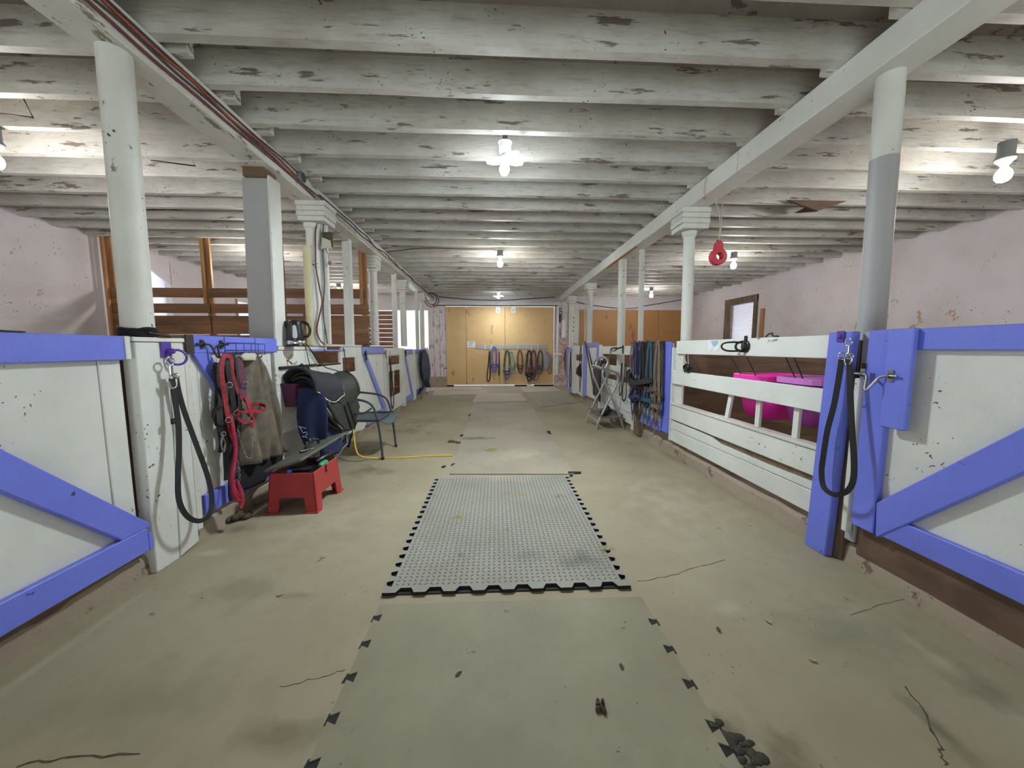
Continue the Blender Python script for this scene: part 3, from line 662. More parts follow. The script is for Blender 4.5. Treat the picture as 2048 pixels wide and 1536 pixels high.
# ---- right, slatted panel
t = thing('stall_panel', 'white slatted stall panel with long openings in front of the pink tub', 'panel', (2.0, 3.0, .17), GP)
obj('rail', slab(2.075, 3.9, 1.16, 1.30, 1.99, 2.016), M['beam'], t, .004)
obj('stile', slab(3.8, 3.965, .59, 1.235, 2.018, 2.045), M['white'], t, .003)
obj('rail', slab(2.075, 3.965, .828, .975, 1.985, 2.012), M['beam'], t, .004)
obj('ledge', slab(2.075, 3.15, .592, .616, 1.975, 2.06), M['beamd'], t, .004)
obj('ledge', slab(3.155, 3.97, .59, .612, 1.978, 2.06), M['beamd'], t, .004)
obj('board', slab(2.075, 3.95, .424, .588, 1.988, 2.012), M['white'], t, .003)
obj('board', MB().prism([(1.99, 3.95, .41), (1.99, 3.2, .405), (1.99, 3.05, .375), (1.99, 2.5, .372), (1.99, 2.07, .382), (1.99, 2.07, .33), (1.99, 3.95, .315)], (.025, 0, 0)), M['white'], t, .003)
obj('board', MB().prism([(1.99, 3.95, .31), (1.99, 2.07, .325), (1.99, 2.08, .18), (1.99, 3.95, .18)], (.025, 0, 0)), M['white'], t, .003)
obj('backing', slab(2.08, 3.94, .2, .45, 2.02, 2.035), M['old_wood'], t)
obj('edge_board', slab(3.955, 3.985, .17, 1.23, 1.985, 2.02), M['white'], t, .003)
for a, b in ((3.03, 2.985), (2.66, 2.655), (2.305, 2.30)):
    obj('spindle', MB().bar((2.03, a, .61), (2.03, b, .84), .045, .02, (1, 0, 0)), M['white'], t)
# ---- right, blue door under the halters
t = thing('stall_door', 'white plank stall door with blue frame below the row of hanging halters', 'door', (1.98, 4.4, .22), GD)
for i in range(5): obj('plank', slab(4.0 + i * .15, 4.0 + i * .15 + .146, .24, 1.28, 1.995, 2.02), M['white'], t, .003)
obj('stile', slab(3.99, 4.15, .245, 1.295, 1.965, 1.994), M['blue'], t, .004)
obj('rail', slab(4.155, 4.755, .225, .342, 1.968, 1.994), M['blue'], t, .004)
obj('rail', slab(4.155, 4.755, 1.2, 1.3, 1.968, 1.994), M['blue'], t, .004)
obj('brace', MB().prism([(1.993, 4.155, .36), (1.993, 4.155, .52), (1.993, 4.75, 1.19), (1.993, 4.755, 1.05)], (-.024, 0, 0)), M['blue'], t, .003)
t = thing('boarded_post', 'bare weathered wooden post between blue door and silver rack, right side', 'post', (2.0, 4.9, 0))
obj('board', slab(4.77, 4.97, 0.02, 1.2, 1.96, 2.06), M['old_wood'], t, .006)
obj('edge_board', slab(4.975, 5.04, .06, 1.25, 1.95, 2.05), M['white'], t, .004)
# ---- right, panel behind silver rack
t = thing('stall_panel', 'white stall panel with wide openings behind the silver folding rack', 'panel', (1.98, 5.8, .1), GP)
obj('rail', slab(5.05, 6.56, 1.125, 1.258, 1.95, 1.975), M['white'], t, .003)
obj('rail', slab(5.05, 6.56, .79, .94, 1.95, 1.975), M['white'], t, .003)
for z0, z1 in ((.60, .70), (.44, .59), (.28, .43), (.12, .27)):
    obj('board', slab(5.05, 6.56, z0, z1, 1.955, 1.978), M['white'], t, .003)
obj('stile', slab(6.56, 6.62, .1, 1.25, 1.94, 1.98), M['white'], t, .003)
obj('stile', slab(6.63, 6.74, .1, 1.29, 1.95, 1.98), M['white'], t, .003)
# ---- right, far door, panel and last door
t = thing('stall_door', 'pale stall door with thin blue frame, tallest in the far right row', 'door', (1.95, 7.3, .2), GD)
for i in range(6): obj('plank', slab(6.8 + i * .155, 6.8 + i * .155 + .152, .22, 1.3, 1.95, 1.97), M['white'], t)
obj('rail', slab(6.75, 7.86, 1.255, 1.34, 1.925, 1.95), M['blued'], t, .003)
obj('stile', slab(6.75, 6.84, .22, 1.253, 1.925, 1.95), M['blued'], t, .003)
obj('stile', slab(7.6, 7.87, .2, 1.253, 1.925, 1.95), M['blued'], t, .003)
obj('brace', MB().prism([(1.949, 7.6, 1.25), (1.949, 7.48, 1.25), (1.949, 6.84, .45), (1.949, 6.84, .6)], (-.02, 0, 0)), M['blued'], t)
t = thing('stall_panel', 'small white stall panel with two square openings and a bridle, far right', 'panel', (1.94, 8.4, .1), GP)
obj('stile', slab(7.88, 7.95, .15, 1.3, 1.925, 1.95), M['white'], t)
obj('stile', slab(8.62, 9.0, .12, 1.29, 1.925, 1.95), M['white'], t)
for z0, z1 in ((1.095, 1.28), (.753, .935), (.4, .593), (.16, .395)):
    obj('board', slab(7.95, 8.62, z0, z1, 1.93, 1.95), M['white'], t)
t = thing('stall_door', 'last narrow stall door on the right with blue ends and a black loop', 'door', (1.94, 9.3, .1), GD)
for i in range(4): obj('plank', slab(9.02 + i * .155, 9.02 + i * .155 + .152, .12, 1.2, 1.935, 1.955), M['white'], t)
obj('rail', slab(9.01, 9.63, 1.12, 1.22, 1.91, 1.935), M['blued'], t)
obj('rail', slab(9.01, 9.63, .1, .21, 1.91, 1.935), M['blued'], t)
obj('stile', slab(9.5, 9.63, .21, 1.12, 1.91, 1.935), M['blued'], t)

# ---- partitions between the stalls
t = thing('slat_partition', 'tall partition of raw brown boards and studs across the left stalls', 'partition', (-3.9, 5.86, 0), 'stall partitions')
for z0, z1 in ((2.0, 2.14), (1.765, 1.905), (1.585, 1.722), (1.445, 1.583), (1.28, 1.425), (1.13, 1.275), (.98, 1.125), (.83, .975), (.68, .825), (.53, .675), (.38, .525), (.23, .375), (.05, .225)):
    for x0, x1 in ((-5.9, -4.37), (-4.368, -1.98)):
        obj('board', MB().box(x0, x1 + random.uniform(-.03, .0), 5.83, 5.855, z0 + random.uniform(-.004, .004), z1), M['lumber'], t, .002)
for xx in (-5.86, -4.44, -3.36, -2.1):
    obj('stud', MB().box(xx, xx + .09, 5.858, 5.9, 0, 2.95), M['stud'], t, .003)
    obj('stud_face', MB().box(xx - .0, xx + .04, 5.79, 5.828, 1.9 if xx > -5 else .0, 2.9), M['stud'], t, .003)
t = thing('board_partition', 'low dark boarded partition behind the pink and violet tubs', 'partition', (4.2, 4.25, 0), 'stall partitions')
for i in range(8): obj('board', MB().box(2.2, XR - .04, 4.22, 4.25, i * .15, i * .15 + .145), M['dark_wood'], t, .002)
obj('post', MB().box(2.13, 2.2, 4.1, 4.26, 0, 1.22), M['old_wood'], t, .004)
t = thing('board_partition', 'low dark boarded partition seen through the panel behind the silver rack', 'partition', (4.2, 6.95, 0), 'stall partitions')
for i in range(8): obj('board', MB().box(2.0, XR - .04, 6.93, 6.96, i * .15, i * .15 + .145), M['dark_wood'], t, .002)
t = thing('board_partition', 'low raw board partition behind the far left openings', 'partition', (-3.9, 8.9, 0), 'stall partitions')
for i in range(8): obj('board', MB().box(XL + .04, -2.0, 8.9, 8.925, i * .15, i * .15 + .145), M['lumber'], t, .002)

# ================================================================ FLOOR MATS
def notched(x0, x1, y0, y1, left, right, front, d, wn):
    p = []
    if front:
        n = front; s = (x1 - x0) / n
        p.append((x0, y0))
        for i in range(n):
            a = x0 + i * s
            if i % 2 == 1:
                p += [(a - .008, y0), (a + .010, y0 + d), (a + s - .010, y0 + d), (a + s + .008, y0)]
        p.append((x1, y0))
    else: p += [(x0, y0), (x1, y0)]
    for y in sorted(right): p += [(x1, y - wn / 2 + .006), (x1 - d, y - wn / 2 - .006), (x1 - d, y + wn / 2 + .006), (x1, y + wn / 2 - .006)]
    p += [(x1, y1), (x0, y1)]
    for y in sorted(left, reverse=True): p += [(x0, y + wn / 2 - .006), (x0 + d, y + wn / 2 + .006), (x0 + d, y - wn / 2 - .006), (x0, y - wn / 2 + .006)]
    return p
t = thing('rubber_mat', 'dusty diamond-plate rubber mat with black interlocking edges on the aisle floor', 'mat', (.06, 2.5, 0), 'aisle floor mats')
ys = [1.76 + i * .0815 for i in range(19)]
top = notched(-.565, .682, 1.69, 3.3, ys, ys, 17, .035, .038)
obj('base_layer', MB().box(-.56, .678, 1.70, 3.3, .0005, .006), M['rubber'], t)
b = MB(); b.prism([(x, y, .006) for x, y in top], (0, 0, .016), 1)
obj('top_layer', b, [M['matdust'], M['rubber']], t)
b = MB()
nx, ny = 40, 52
for j in range(ny):
    for i in range(nx):
        cx = -.505 + i * 1.13 / (nx - 1); cy = 1.75 + j * 1.5 / (ny - 1)
        a = PI / 4 if (i + j) % 2 else -PI / 4; L_, W_ = .0125, .0045
        dx, dy = math.cos(a), math.sin(a)
        vs = [(cx + dx * L_, cy + dy * L_, .0222), (cx - dy * W_, cy + dx * W_, .0222), (cx - dx * L_, cy - dy * L_, .0222), (cx + dy * W_, cy - dx * W_, .0222), (cx, cy, .0262)]
        b.add(vs, [(0, 1, 4), (1, 2, 4), (2, 3, 4), (3, 0, 4)])
o = obj('diamond_tread', b, M['tread'], t); o['kind'] = 'stuff'
t = thing('rubber_mat', 'dust-covered mat nearest the camera with only a few dark edge notches', 'mat', (.08, 1, 0), 'aisle floor mats')
nl, nr = [.965, 1.1, 1.25, 1.402, 1.546], [.95, 1.02, 1.167, 1.32, 1.467]
obj('top_layer', MB().prism([(x, y, .001) for x, y in notched(-.555, .712, .3, 1.63, nl, nr, 0, .03, .032)], (0, 0, .005)), M['matdust2'], t)
for ls, xx in ((nl, -.555 - .012), (nr, .712 - .03)):
    for y in ls: obj('notch', MB().prism([(xx + random.uniform(-.004, .004), y - .02, .0005), (xx + .042, y - .017 + random.uniform(-.004, .004), .0005), (xx + .04, y + .019, .0005), (xx + .02, y + .024, .0005), (xx + .004, y + .02, .0005)], (0, 0, .0007)), M['rubber'], t)
t = thing('rubber_mat', 'flat dusty mat continuing behind the diamond-plate mat', 'mat', (.15, 5.5, 0), 'aisle floor mats')
obj('top_layer', MB().prism([(-.45, 3.42, .001), (.76, 3.36, .001), (.78, 3.9, .001), (.75, 5.6, .001), (.76, 7.6, .001), (.7, 8.1, .001), (-.5, 8.0, .001), (-.46, 5.5, .001)], (0, 0, .009)), M['plate2'], t)
for x0, x1, y0, y1 in ((.70, .84, 3.375, 3.43), (.70, .74, 3.30, 3.35), (.74, .80, 5.02, 5.2), (-.5, -.46, 6.45, 6.62), (-.50, -.46, 4.95, 5.03), (-.47, -.43, 3.68, 3.74), (-.56, -.52, 3.62, 3.67)):
    obj('notch', MB().prism([(x0, y0, .0006), (x1 - .01, y0 + .006, .0006), (x1, y1 - .01, .0006), (x0 + .012, y1, .0006)], (0, 0, .0105)), M['rubber'], t)
def sheet(label, pts, h, m='plate'):
    o = obj('floor_sheet', MB().prism([(x, y, .001) for x, y in pts], (0, 0, h)), M[m], None, .003); return tag(o, label, 'mat', 'loose sheets on the far floor')
sheet('pale flat sheet lying in the middle of the aisle near the plywood door', [(-.52, 8.03), (.735, 8.2), (.655, 9.65), (-.495, 9.77)], .022)
sheet('loose pale sheet on the floor at the far left by the peeling boards', [(-1.62, 9.2), (-.25, 9.42), (-.27, 10.4), (-1.75, 10.3)], .02)
sheet('second loose sheet at the far left, closest to the plywood door', [(-1.9, 10.4), (-.4, 10.5), (-.42, 11.3), (-1.95, 11.1)], .016)
sheet('loose floor sheet at the far right beside the stall panels', [(.93, 7.38), (1.84, 7.95), (1.86, 9.9), (.78, 9.75)], .012, 'plate2')
sheet('last floor sheet at the far right against the plywood door', [(.76, 9.85), (1.86, 10.05), (1.86, 11.3), (.74, 11.3)], .016)

# ================================================================ HARDWARE, TACK AND LOOSE THINGS
FL = Frame((-1.845, 0, 0), (0, 1, 0), (1, 0, 0))      # left fronts: u = distance down the aisle
FR = Frame((1.955, 0, 0), (0, -1, 0), (-1, 0, 0))     # right fronts: u runs towards the camera
FD = Frame((0, YF - .045, 0), (1, 0, 0), (0, -1, 0))  # plywood door

def snap(F, u, v, w0, parent, s=1.0, m='chrome'):
    b = MB(); b.ring(F(u, v, w0), F.n, .016 * s, .0035 * s, 12, 6)
    b.tube([F(u, v - .016 * s, w0), F(u, v - .05 * s, w0)], .007 * s, 8)
    b.tube(crv([F(u + .004 * s, v - .05 * s, w0), F(u + .02 * s, v - .065 * s, w0), F(u + .016 * s, v - .095 * s, w0), F(u - .004 * s, v - .1 * s, w0), F(u - .012 * s, v - .075 * s, w0)], 4), .005 * s, 6)

    return obj('snap', b, M[m], parent)
def lead(name, label, cat, F, u, v, ln, half, wd, m, group=None, w0=.02, skew=0.0, top_gap=.012, snaps=True, thick=.006):
    t = thing(name, label, cat, F(u, v, w0), group)
    pts = crv([F(u - top_gap, v, w0), F(u - half * .35 + skew * .3, v - ln * .35, w0 + .006), F(u - half * .8 + skew * .7, v - ln * .7, w0 + .01), F(u - half * .85 + skew, v - ln * .9, w0 + .012), F(u - half * .1 + skew, v - ln, w0 + .014), F(u + half * .85 + skew, v - ln * .9, w0 + .012), F(u + half * .95 + skew * .7, v - ln * .66, w0 + .01), F(u + half * .45 + skew * .3, v - ln * .33, w0 + .006), F(u + top_gap, v, w0)], 6)
    obj('strap', MB().ribbon(pts, F.n, wd, thick), M[m], t)
    if snaps: snap(F, u, v + .1, w0 + .002, t)
    return t
def halter(name, label, F, u, v, s, m, group=None, w0=.02, m2=None, drop=0.0, seed=0, cat='halter', tail=True, hard='steel', wk=1.0):
    rnd = random.Random(seed); t = thing(name, label, cat, F(u, v, w0), group); m2 = m2 or m
    a, c = .055 * s, .26 * s; j = lambda k: rnd.uniform(-k, k) * s
    l = Vector((u - a + j(.015), v - c - drop + j(.02))); r = Vector((u + a + j(.015), v - c - drop + j(.02)))
    P = lambda q, w: F(q.x, q.y, w)
    wd = .022 * s * wk
    obj('crown_strap', MB().ribbon(crv([P(l, w0 + .004), F(u - a * .9, v - c * .5 - drop * .5, w0 + .012), F(u - a * .5, v - .03 * s, w0 + .008), F(u, v + .004, w0 + .012), F(u + a * .5, v - .03 * s, w0 + .016), F(u + a * .9, v - c * .5 - drop * .5, w0 + .022), P(r, w0 + .02)], 5), F.n, wd, .005), M[m], t)
    mid = (l + r) / 2; nb = mid - Vector((0, .09 * s))
    hr = .075 * s + j(.012)
    obj('noseband', MB().ribbon([F(nb.x + math.cos(2 * PI * i / 18) * hr, nb.y + math.sin(2 * PI * i / 18) * .035 * s + .012 * s * math.cos(4 * PI * i / 18), w0 + .02 + math.sin(2 * PI * i / 18) * .03 * s) for i in range(18)], (0, 0, 1), .004, wd, True), M[m], t)
    for q in (l, r):
        obj('cheek_ring', MB().ring(P(q, w0 + .016), F.n, .017 * s, .0035 * s, 12, 5), M[hard], t)
    for q, e in ((l, -1), (r, 1)):
        obj('cheek_strap', MB().ribbon(crv([P(q, w0 + .014), F(q.x + e * .008 * s, q.y - .05 * s, w0 + .02), F(nb.x + e * hr * .95, nb.y, w0 + .03)], 4), F.n, wd * .9, .004), M[m2], t)
    low = nb + Vector((j(.02), -.15 * s))
    obj('throat_strap', MB().ribbon(crv([P(l, w0 + .008), F(mid.x - a * .7, nb.y - .06 * s, w0 + .012), P(low, w0 + .02), F(mid.x + a * .8, nb.y - .06 * s, w0 + .02), P(r, w0 + .012)], 5), F.n, wd * .8, .004), M[m2], t)
    if tail:
        b = MB(); b.ring(P(low, w0 + .02), F.n, .012 * s, .003 * s, 10, 5); b.tube([F(low.x, low.y - .012 * s, w0 + .02), F(low.x + j(.01), low.y - .06 * s, w0 + .02)], .007 * s, 6)
        obj('snap', b, M[hard], t)
    return t

# ---- purple hook and black lead on the left post
t = thing('wall_hook', 'purple metal plate with round ring on the white boarded post', 'hook', FL(2.12, 1.2, 0))
u0, v0 = at_x(331, 697, -1.845).y, at_x(331, 697, -1.845).z
obj('plate', MB().box(-1.848, -1.84, u0 - .03, u0 + .035, v0 - .05, v0 + .035), M['lpurple'], t, .003)
obj('swivel', MB().lathe([(.014, 0), (.018, .01), (.014, .03), (.006, .036)], (-1.842, u0 + .012, v0 - .015), 12, (1, 0, 0)), M['lpurple'], t)
obj('ring', MB().ring((-1.812, u0 + .03, v0 - .05), (.8, -.6, .1), .042, .0065, 20, 8), M['lpurple'], t)
p = at_x(341, 735, -1.80)
t = thing('lead_strap', 'long black webbing lead looped from the purple ring on the left post', 'lead', (-1.81, p.y, p.z))
pts = [at_x(x, y, X) for x, y, X in ((343, 757, -1.81), (350, 800, -1.80), (357, 850, -1.79), (358, 905, -1.78), (356, 950, -1.77), (358, 1000, -1.76), (374, 1032, -1.75), (398, 1042, -1.74), (418, 1030, -1.74), (424, 1000, -1.75), (416, 955, -1.76), (393, 890, -1.78), (371, 830, -1.80), (359, 790, -1.805), (352, 755, -1.81))]
obj('strap', MB().ribbon(crv(pts, 5), (1, -.35, 0), .026, .006), M['black'], t)
snap(Frame((-1.84, 0, 0), (0, 1, 0), (1, 0, 0)), p.y + .005, p.z + .035, .035, t, 1.5)
obj('keeper', MB().box(-1.806, -1.794, at_x(357, 880, -1.79).y - .02, at_x(357, 880, -1.79).y + .02, .80, .83), M['black'], t)
b = MB()
q = at_x(343, 757, -1.808); b.ring(q + Vector((0, .01, .01)), (1, -.3, 0), .018, .004, 12, 6); b.ring(q + Vector((0, .03, .012)), (.7, -.6, 0), .014, .0035, 12, 6)
obj('rings', b, M['chrome'], t)
# ---- slide bolts
def bolt(label, F, u, v, ln, m, s=1.0):
    t = thing('slide_bolt', label, 'bolt', F(u, v, 0))
    for k in (0, 1):
        uu = u + k * ln * .62
        obj('staple', MB().box(*sorted((F(0, 0, .0).x, F(0, 0, .006).x)), uu - .012, uu + .012, v - .028, v + .028).ring(F(uu, v, .012), F.u, .011, .003, 10, 5), M[m], t) if F.u.y > 0 else \
        obj('staple', MB().box(*sorted((F(0, 0, .0).x, F(0, 0, .006).x)), F(uu, 0, 0).y - .012, F(uu, 0, 0).y + .012, v - .028, v + .028).ring(F(uu, v, .012), F.u, .011, .003, 10, 5), M[m], t)
    obj('rod', MB().tube(crv([F(u - ln * .22, v, .014), F(u + ln * .05, v, .014), F(u + ln * .18, v - .012, .022), F(u + ln * .24, v - .075 * s, .04), F(u + ln * .3, v - .085 * s, .044), F(u + ln * .35, v - .06 * s, .035), F(u + ln * .44, v - .012, .016), F(u + ln * .62, v, .014), F(u + ln * .8, v, .014)], 5), .0065 * s, 8), M[m], t)
    return t
p = at_x(388, 688, -1.865)
bolt('dark slide bolt with bent handle on the blue rail of the second left door', Frame((-1.866, 0, 0), (0, 1, 0), (1, 0, 0)), p.y + .06, p.z, .26, 'rust')
obj('latch_plate', MB().box(-1.85, -1.838, p.y - .09, p.y - .03, p.z - .06, p.z + .055), M['rust'], bpy.data.objects['slide_bolt'], .003)
p = at_x(1740, 747, 1.945)
bolt('silver slide bolt with bent handle across the blue boards of the near right door', Frame((1.922, 0, 0), (0, -1, 0), (-1, 0, 0)), -p.y - .012, p.z - .003, .215, 'steel', .9)
# ---- right purple plate and black lead
p = at_x(1683, 673, 1.93)
t = thing('wall_plate', 'small square purple plate screwed on top of the blue post', 'plate', (1.93, p.y, p.z))
obj('plate', MB().box(1.92, 1.929, p.y - .022, p.y + .022, p.z - .03, p.z + .03), M['lpurple'], t, .003)
obj('boss', MB().lathe([(.014, 0), (.014, .006), (.006, .01)], (1.921, p.y, p.z), 12, (-1, 0, 0)), M['lpurple'], t)
p = at_x(1697, 690, 1.90)
t = thing('lead_strap', 'long black webbing lead hanging on the blue post at the right', 'lead', (1.9, p.y, p.z))
pts = [at_x(x, y, X) for x, y, X in ((1684, 715, 1.905), (1677, 760, 1.9), (1668, 810, 1.895), (1655, 860, 1.89), (1647, 910, 1.885), (1643, 945, 1.88), (1648, 975, 1.875), (1668, 989, 1.87), (1692, 984, 1.87), (1706, 962, 1.875), (1708, 920, 1.88), (1704, 860, 1.885), (1701, 800, 1.89), (1700, 750, 1.895), (1698, 716, 1.9))]
obj('strap', MB().ribbon(crv(pts, 5), (-1, -.5, 0), .026, .006), M['black'], t)
snap(Frame((1.93, 0, 0), (0, -1, 0), (-1, 0, 0)), -p.y, p.z + .015, .03, t, 1.2)
obj('rings', MB().ring(at_x(1684, 712, 1.903), (-1, -.5, 0), .018, .004, 12, 6).ring(at_x(1699, 712, 1.898), (-1, -.5, 0), .016, .004, 12, 6), M['chrome'], t)

# ---- blue wire basket on the second left door
t = thing('wire_basket', 'small blue wire basket fixed on the blue rail of the left door', 'basket', (-1.86, 2.75, 1.2))
a, c_ = at_x(446, 690, -1.86), at_x(510, 698, -1.86); y0, y1 = 2.6, 2.91; b = MB()
for zz in (1.255, 1.205):
    b.tube([(-1.862, y0, zz), (-1.80, y0, zz), (-1.80, y1, zz), (-1.862, y1, zz)], .003, 6)
for i in range(5):
    y = y0 + (y1 - y0) * i / 4; b.tube([(-1.80, y, 1.258), (-1.80, y, 1.175), (-1.862, y, 1.175)], .0025, 6)
obj('wire_grid', b, M['wireblue'], t)
obj('back_wire', MB().tube([(-1.864, y0, 1.26), (-1.864, y1, 1.26)], .003, 6), M['wireblue'], t)

# ---- coat, cloths and red halters on the second left door
def hang(name, label, cat, m, outline, X0, bulge, folds, solid=.008, nu=26, nv=22, seed=1, parent=None, amp=.012):
    # outline: rows of (left pixel x, right pixel x, y) on the plane X0, top to bottom
    rnd = random.Random(seed); ph = rnd.uniform(0, 6); rows = outline
    def fn(s, tt):
        k = tt * (len(rows) - 1); i = min(int(k), len(rows) - 2); f = k - i
        lx = rows[i][0] * (1 - f) + rows[i + 1][0] * f; rx = rows[i][1] * (1 - f) + rows[i + 1][1] * f
        ya = rows[i][2] * (1 - f) + rows[i + 1][2] * f; yb = rows[i][3] * (1 - f) + rows[i + 1][3] * f
        A, B = at_x(lx, ya, X0), at_x(rx, yb, X0); p = A.lerp(B, s)
        wv = bulge * (math.sin(PI * min(max(s, .03), .97)) ** .6) * (.45 + .55 * tt) + amp * (math.sin(folds * 2 * PI * (s + .12 * tt) ** 1.3 + ph) * .6 + .5 * math.sin(folds * 3.7 * s - 4 * tt + ph) + .35 * math.sin(7 * tt + 5 * s)) * (.3 + tt) + .004 * math.sin(23 * s + 9 * tt)
        return p + Vector((wv, 0, 0))
    o = obj(name, MB().grid(fn, nu, nv), m, parent, 0, solid)
    return o if parent is not None else tag(o, label, cat)
hang('canvas_coat', 'dusty brown canvas coat hanging on the second left door behind red halters', 'coat', M['coat'],
     [(485, 512, 706, 706), (470, 530, 722, 735), (462, 540, 770, 770), (458, 551, 810, 812), (455, 560, 850, 850), (456, 566, 890, 885), (462, 571, 935, 903)], -1.86, .07, 4.2, .01, 44, 30, 3, amp=.03)
hang('work_cloth', 'pale grey folded cloth at the collar of the hanging coat', 'cloth', M['cloth_l'], [(488, 508, 706, 706), (480, 512, 712, 712), (486, 511, 721, 720)], -1.80, .02, 1, .012, 10, 6, 5)
hang('black_cloth', 'black cloth hanging below the coat over the blue bottom rail', 'cloth', M['cloth_d'], [(488, 566, 925, 898), (480, 560, 940, 920), (474, 552, 960, 930), (476, 540, 985, 945)], -1.855, .05, 1.6, .01, 16, 10, 9)
b = MB().tube([(-1.87, at_x(518, 720, -1.87).y, at_x(518, 720, -1.87).z), at_x(524, 711, -1.82)], .004, 6)
tag(obj('nail', b, M['rust']), 'bent dark nail sticking out beside the coat on the left door', 'nail')
P = lambda x, y, X=-1.79: at_x(x, y, X)
t = thing('red_halter', 'red webbing halter with noseband hanging in front of the canvas coat', 'halter', P(460, 715, -1.8))
obj('crown_strap', MB().ribbon(crv([P(462, 712), P(447, 714), P(443, 745), P(449, 790), P(455, 830), P(461, 860), P(468, 880)], 5), (1, -.4, 0), [.03] * 31, .007), M['red'], t)
obj('crown_strap', MB().ribbon(crv([P(462, 712, -1.80), P(466, 750, -1.80), P(478, 790, -1.80), P(490, 800, -1.79), P(505, 818, -1.78), P(512, 830, -1.77)], 5), (1, -.4, 0), .022, .006), M['red'], t)
obj('noseband', MB().ribbon(crv([P(474, 824, -1.76), P(500, 823, -1.72), P(528, 821, -1.70), P(530, 812, -1.76), P(512, 808, -1.82), P(484, 812, -1.83)], 5, True), (0, 0, 1), .005, .022, True), M['red'], t)
obj('noseband', MB().ribbon(crv([P(472, 826, -1.77), P(480, 840, -1.76), P(492, 845, -1.75), P(506, 840, -1.75), P(513, 826, -1.74)], 5), (1, -.3, 0), .02, .006), M['red'], t)
obj('cheek_strap', MB().ribbon(crv([P(492, 795, -1.78), P(498, 815, -1.76), P(504, 835, -1.75), P(506, 856, -1.75)], 5), (1, -.3, 0), .022, .006), M['pinkred'], t)
b = MB()
for x, y, X in ((459, 770, -1.785), (491, 768, -1.78), (473, 826, -1.765), (503, 838, -1.745), (457, 840, -1.78)): b.ring(P(x, y, X), (1, -.5, 0), .018, .0035, 14, 6)
obj('rings', b, M['steel'], t)
def chain(pts, s=.011):
    b = MB(); C_ = crv(pts, 10); d = 0; last = C_[0]; k = 0
    for q in C_[1:]:
        if (q - last).length >= s * 1.45:
            dirv = (q - last).normalized(); nrm = dirv.cross(Vector((1, .3 if k % 2 else -2, .1))).normalized()
            b.ring((q + last) / 2, nrm, s * .95, s * .2, 10, 5, .65); last = q; k += 1
    return b
obj('chain', chain([P(475, 858, -1.77), P(482, 885, -1.765), P(492, 912, -1.76), P(499, 918, -1.755), P(504, 908, -1.75), P(506, 862, -1.75)]), M['steel'], t)
t = thing('red_lead', 'crimson rope lead with chain hanging down to the floor on the left door', 'lead', P(465, 860))
obj('rope', MB().tube(crv([P(461, 828), P(466, 860, -1.77), P(471, 895, -1.76), P(469, 925, -1.755), P(465, 945, -1.75), P(464, 965, -1.75), P(472, 985, -1.74), P(480, 998, -1.735), P(474, 1000, -1.735), P(467, 985, -1.735), P(466, 960, -1.745)], 6), .0125, 8), M['pinkred'], t)
obj('frayed_end', MB().tube(crv([P(474, 958, -1.745), P(480, 985, -1.735), P(484, 1005, -1.73), P(480, 1018, -1.725)], 5), [.008, .01, .012, .016, .018, .02, .02, .02, .018, .018, .016, .016, .014, .014, .012, .01], 8), M['red'], t)
obj('chain', chain([P(476, 920, -1.765), P(478, 940, -1.755), P(479, 962, -1.745)], .010), M['steel'], t)
t = thing('leather_bridle', 'dark leather bridle and girth hanging left of the red halter', 'bridle', P(452, 720))
obj('cheek_piece', MB().ribbon(crv([P(470, 712, -1.815), P(458, 715, -1.81), P(456, 740, -1.81), P(462, 775, -1.81), P(468, 820, -1.81), P(470, 840, -1.81)], 5), (1, -.4, 0), .034, .008), M['leather'], t)
obj('girth', MB().ribbon(crv([P(436, 728, -1.83), P(432, 740, -1.83), P(438, 780, -1.825), P(444, 820, -1.82), P(447, 835, -1.815), P(440, 845, -1.81), P(438, 815, -1.815)], 5), (1, -.4, 0), .04, .01), M['leather'], t)
obj('reins', MB().ribbon(crv([P(472, 716, -1.81), P(476, 770, -1.80), P(478, 830, -1.80), P(470, 900, -1.79), P(462, 935, -1.79), P(455, 900, -1.80), P(452, 850, -1.81)], 5), (1, -.4, 0), .016, .005), M['leather'], t)
obj('curb_snap', MB().ring(P(447, 868, -1.80), (1, -.4, 0), .014, .0035, 12, 6).tube(crv([P(446, 875, -1.8), P(443, 890, -1.8), P(447, 900, -1.8), P(450, 888, -1.8)], 4), .004, 6), M['steel'], t)
t = thing('strap_bundle', 'bulky bundle of dark straps hanging behind the red halter', 'straps', P(448, 735, -1.83))
for k, (xx, y0_, y1_) in enumerate(((440, 735, 905), (452, 728, 960), (462, 735, 1000), (474, 740, 930), (434, 760, 850))):
    obj('strap', MB().ribbon(crv([P(xx, y0_, -1.835), P(xx - 5 + 3 * k, (y0_ + y1_) / 2, -1.82 + .004 * k), P(xx + 4 - 2 * k, y1_ - 25, -1.825), P(xx + 2, y1_, -1.825)], 6), (1, -.3, 0), .034, .012), M[('black', 'leather', 'black', 'leather', 'black')[k]], t)
obj('clip', MB().tube(crv([P(446, 868, -1.80), P(442, 885, -1.80), P(447, 905, -1.80), P(451, 890, -1.80), P(446, 872, -1.80)], 4), .004, 6), M['steel'], t)
t = thing('dark_strap', 'end of a dark strap lying on the top rail at the left edge', 'strap', P(15, 662, -1.86))
obj('strap', MB().ribbon(crv([(-1.86, 1.28, 1.288), (-1.86, 1.38, 1.29), (-1.865, 1.46, 1.286), (-1.87, 1.52, 1.285)], 4), (0, 0, 1), .03, .006), M['black'], t)
t = thing('maroon_strap', 'dark maroon strap between the red halter and the coat', 'strap', P(478, 720, -1.81))
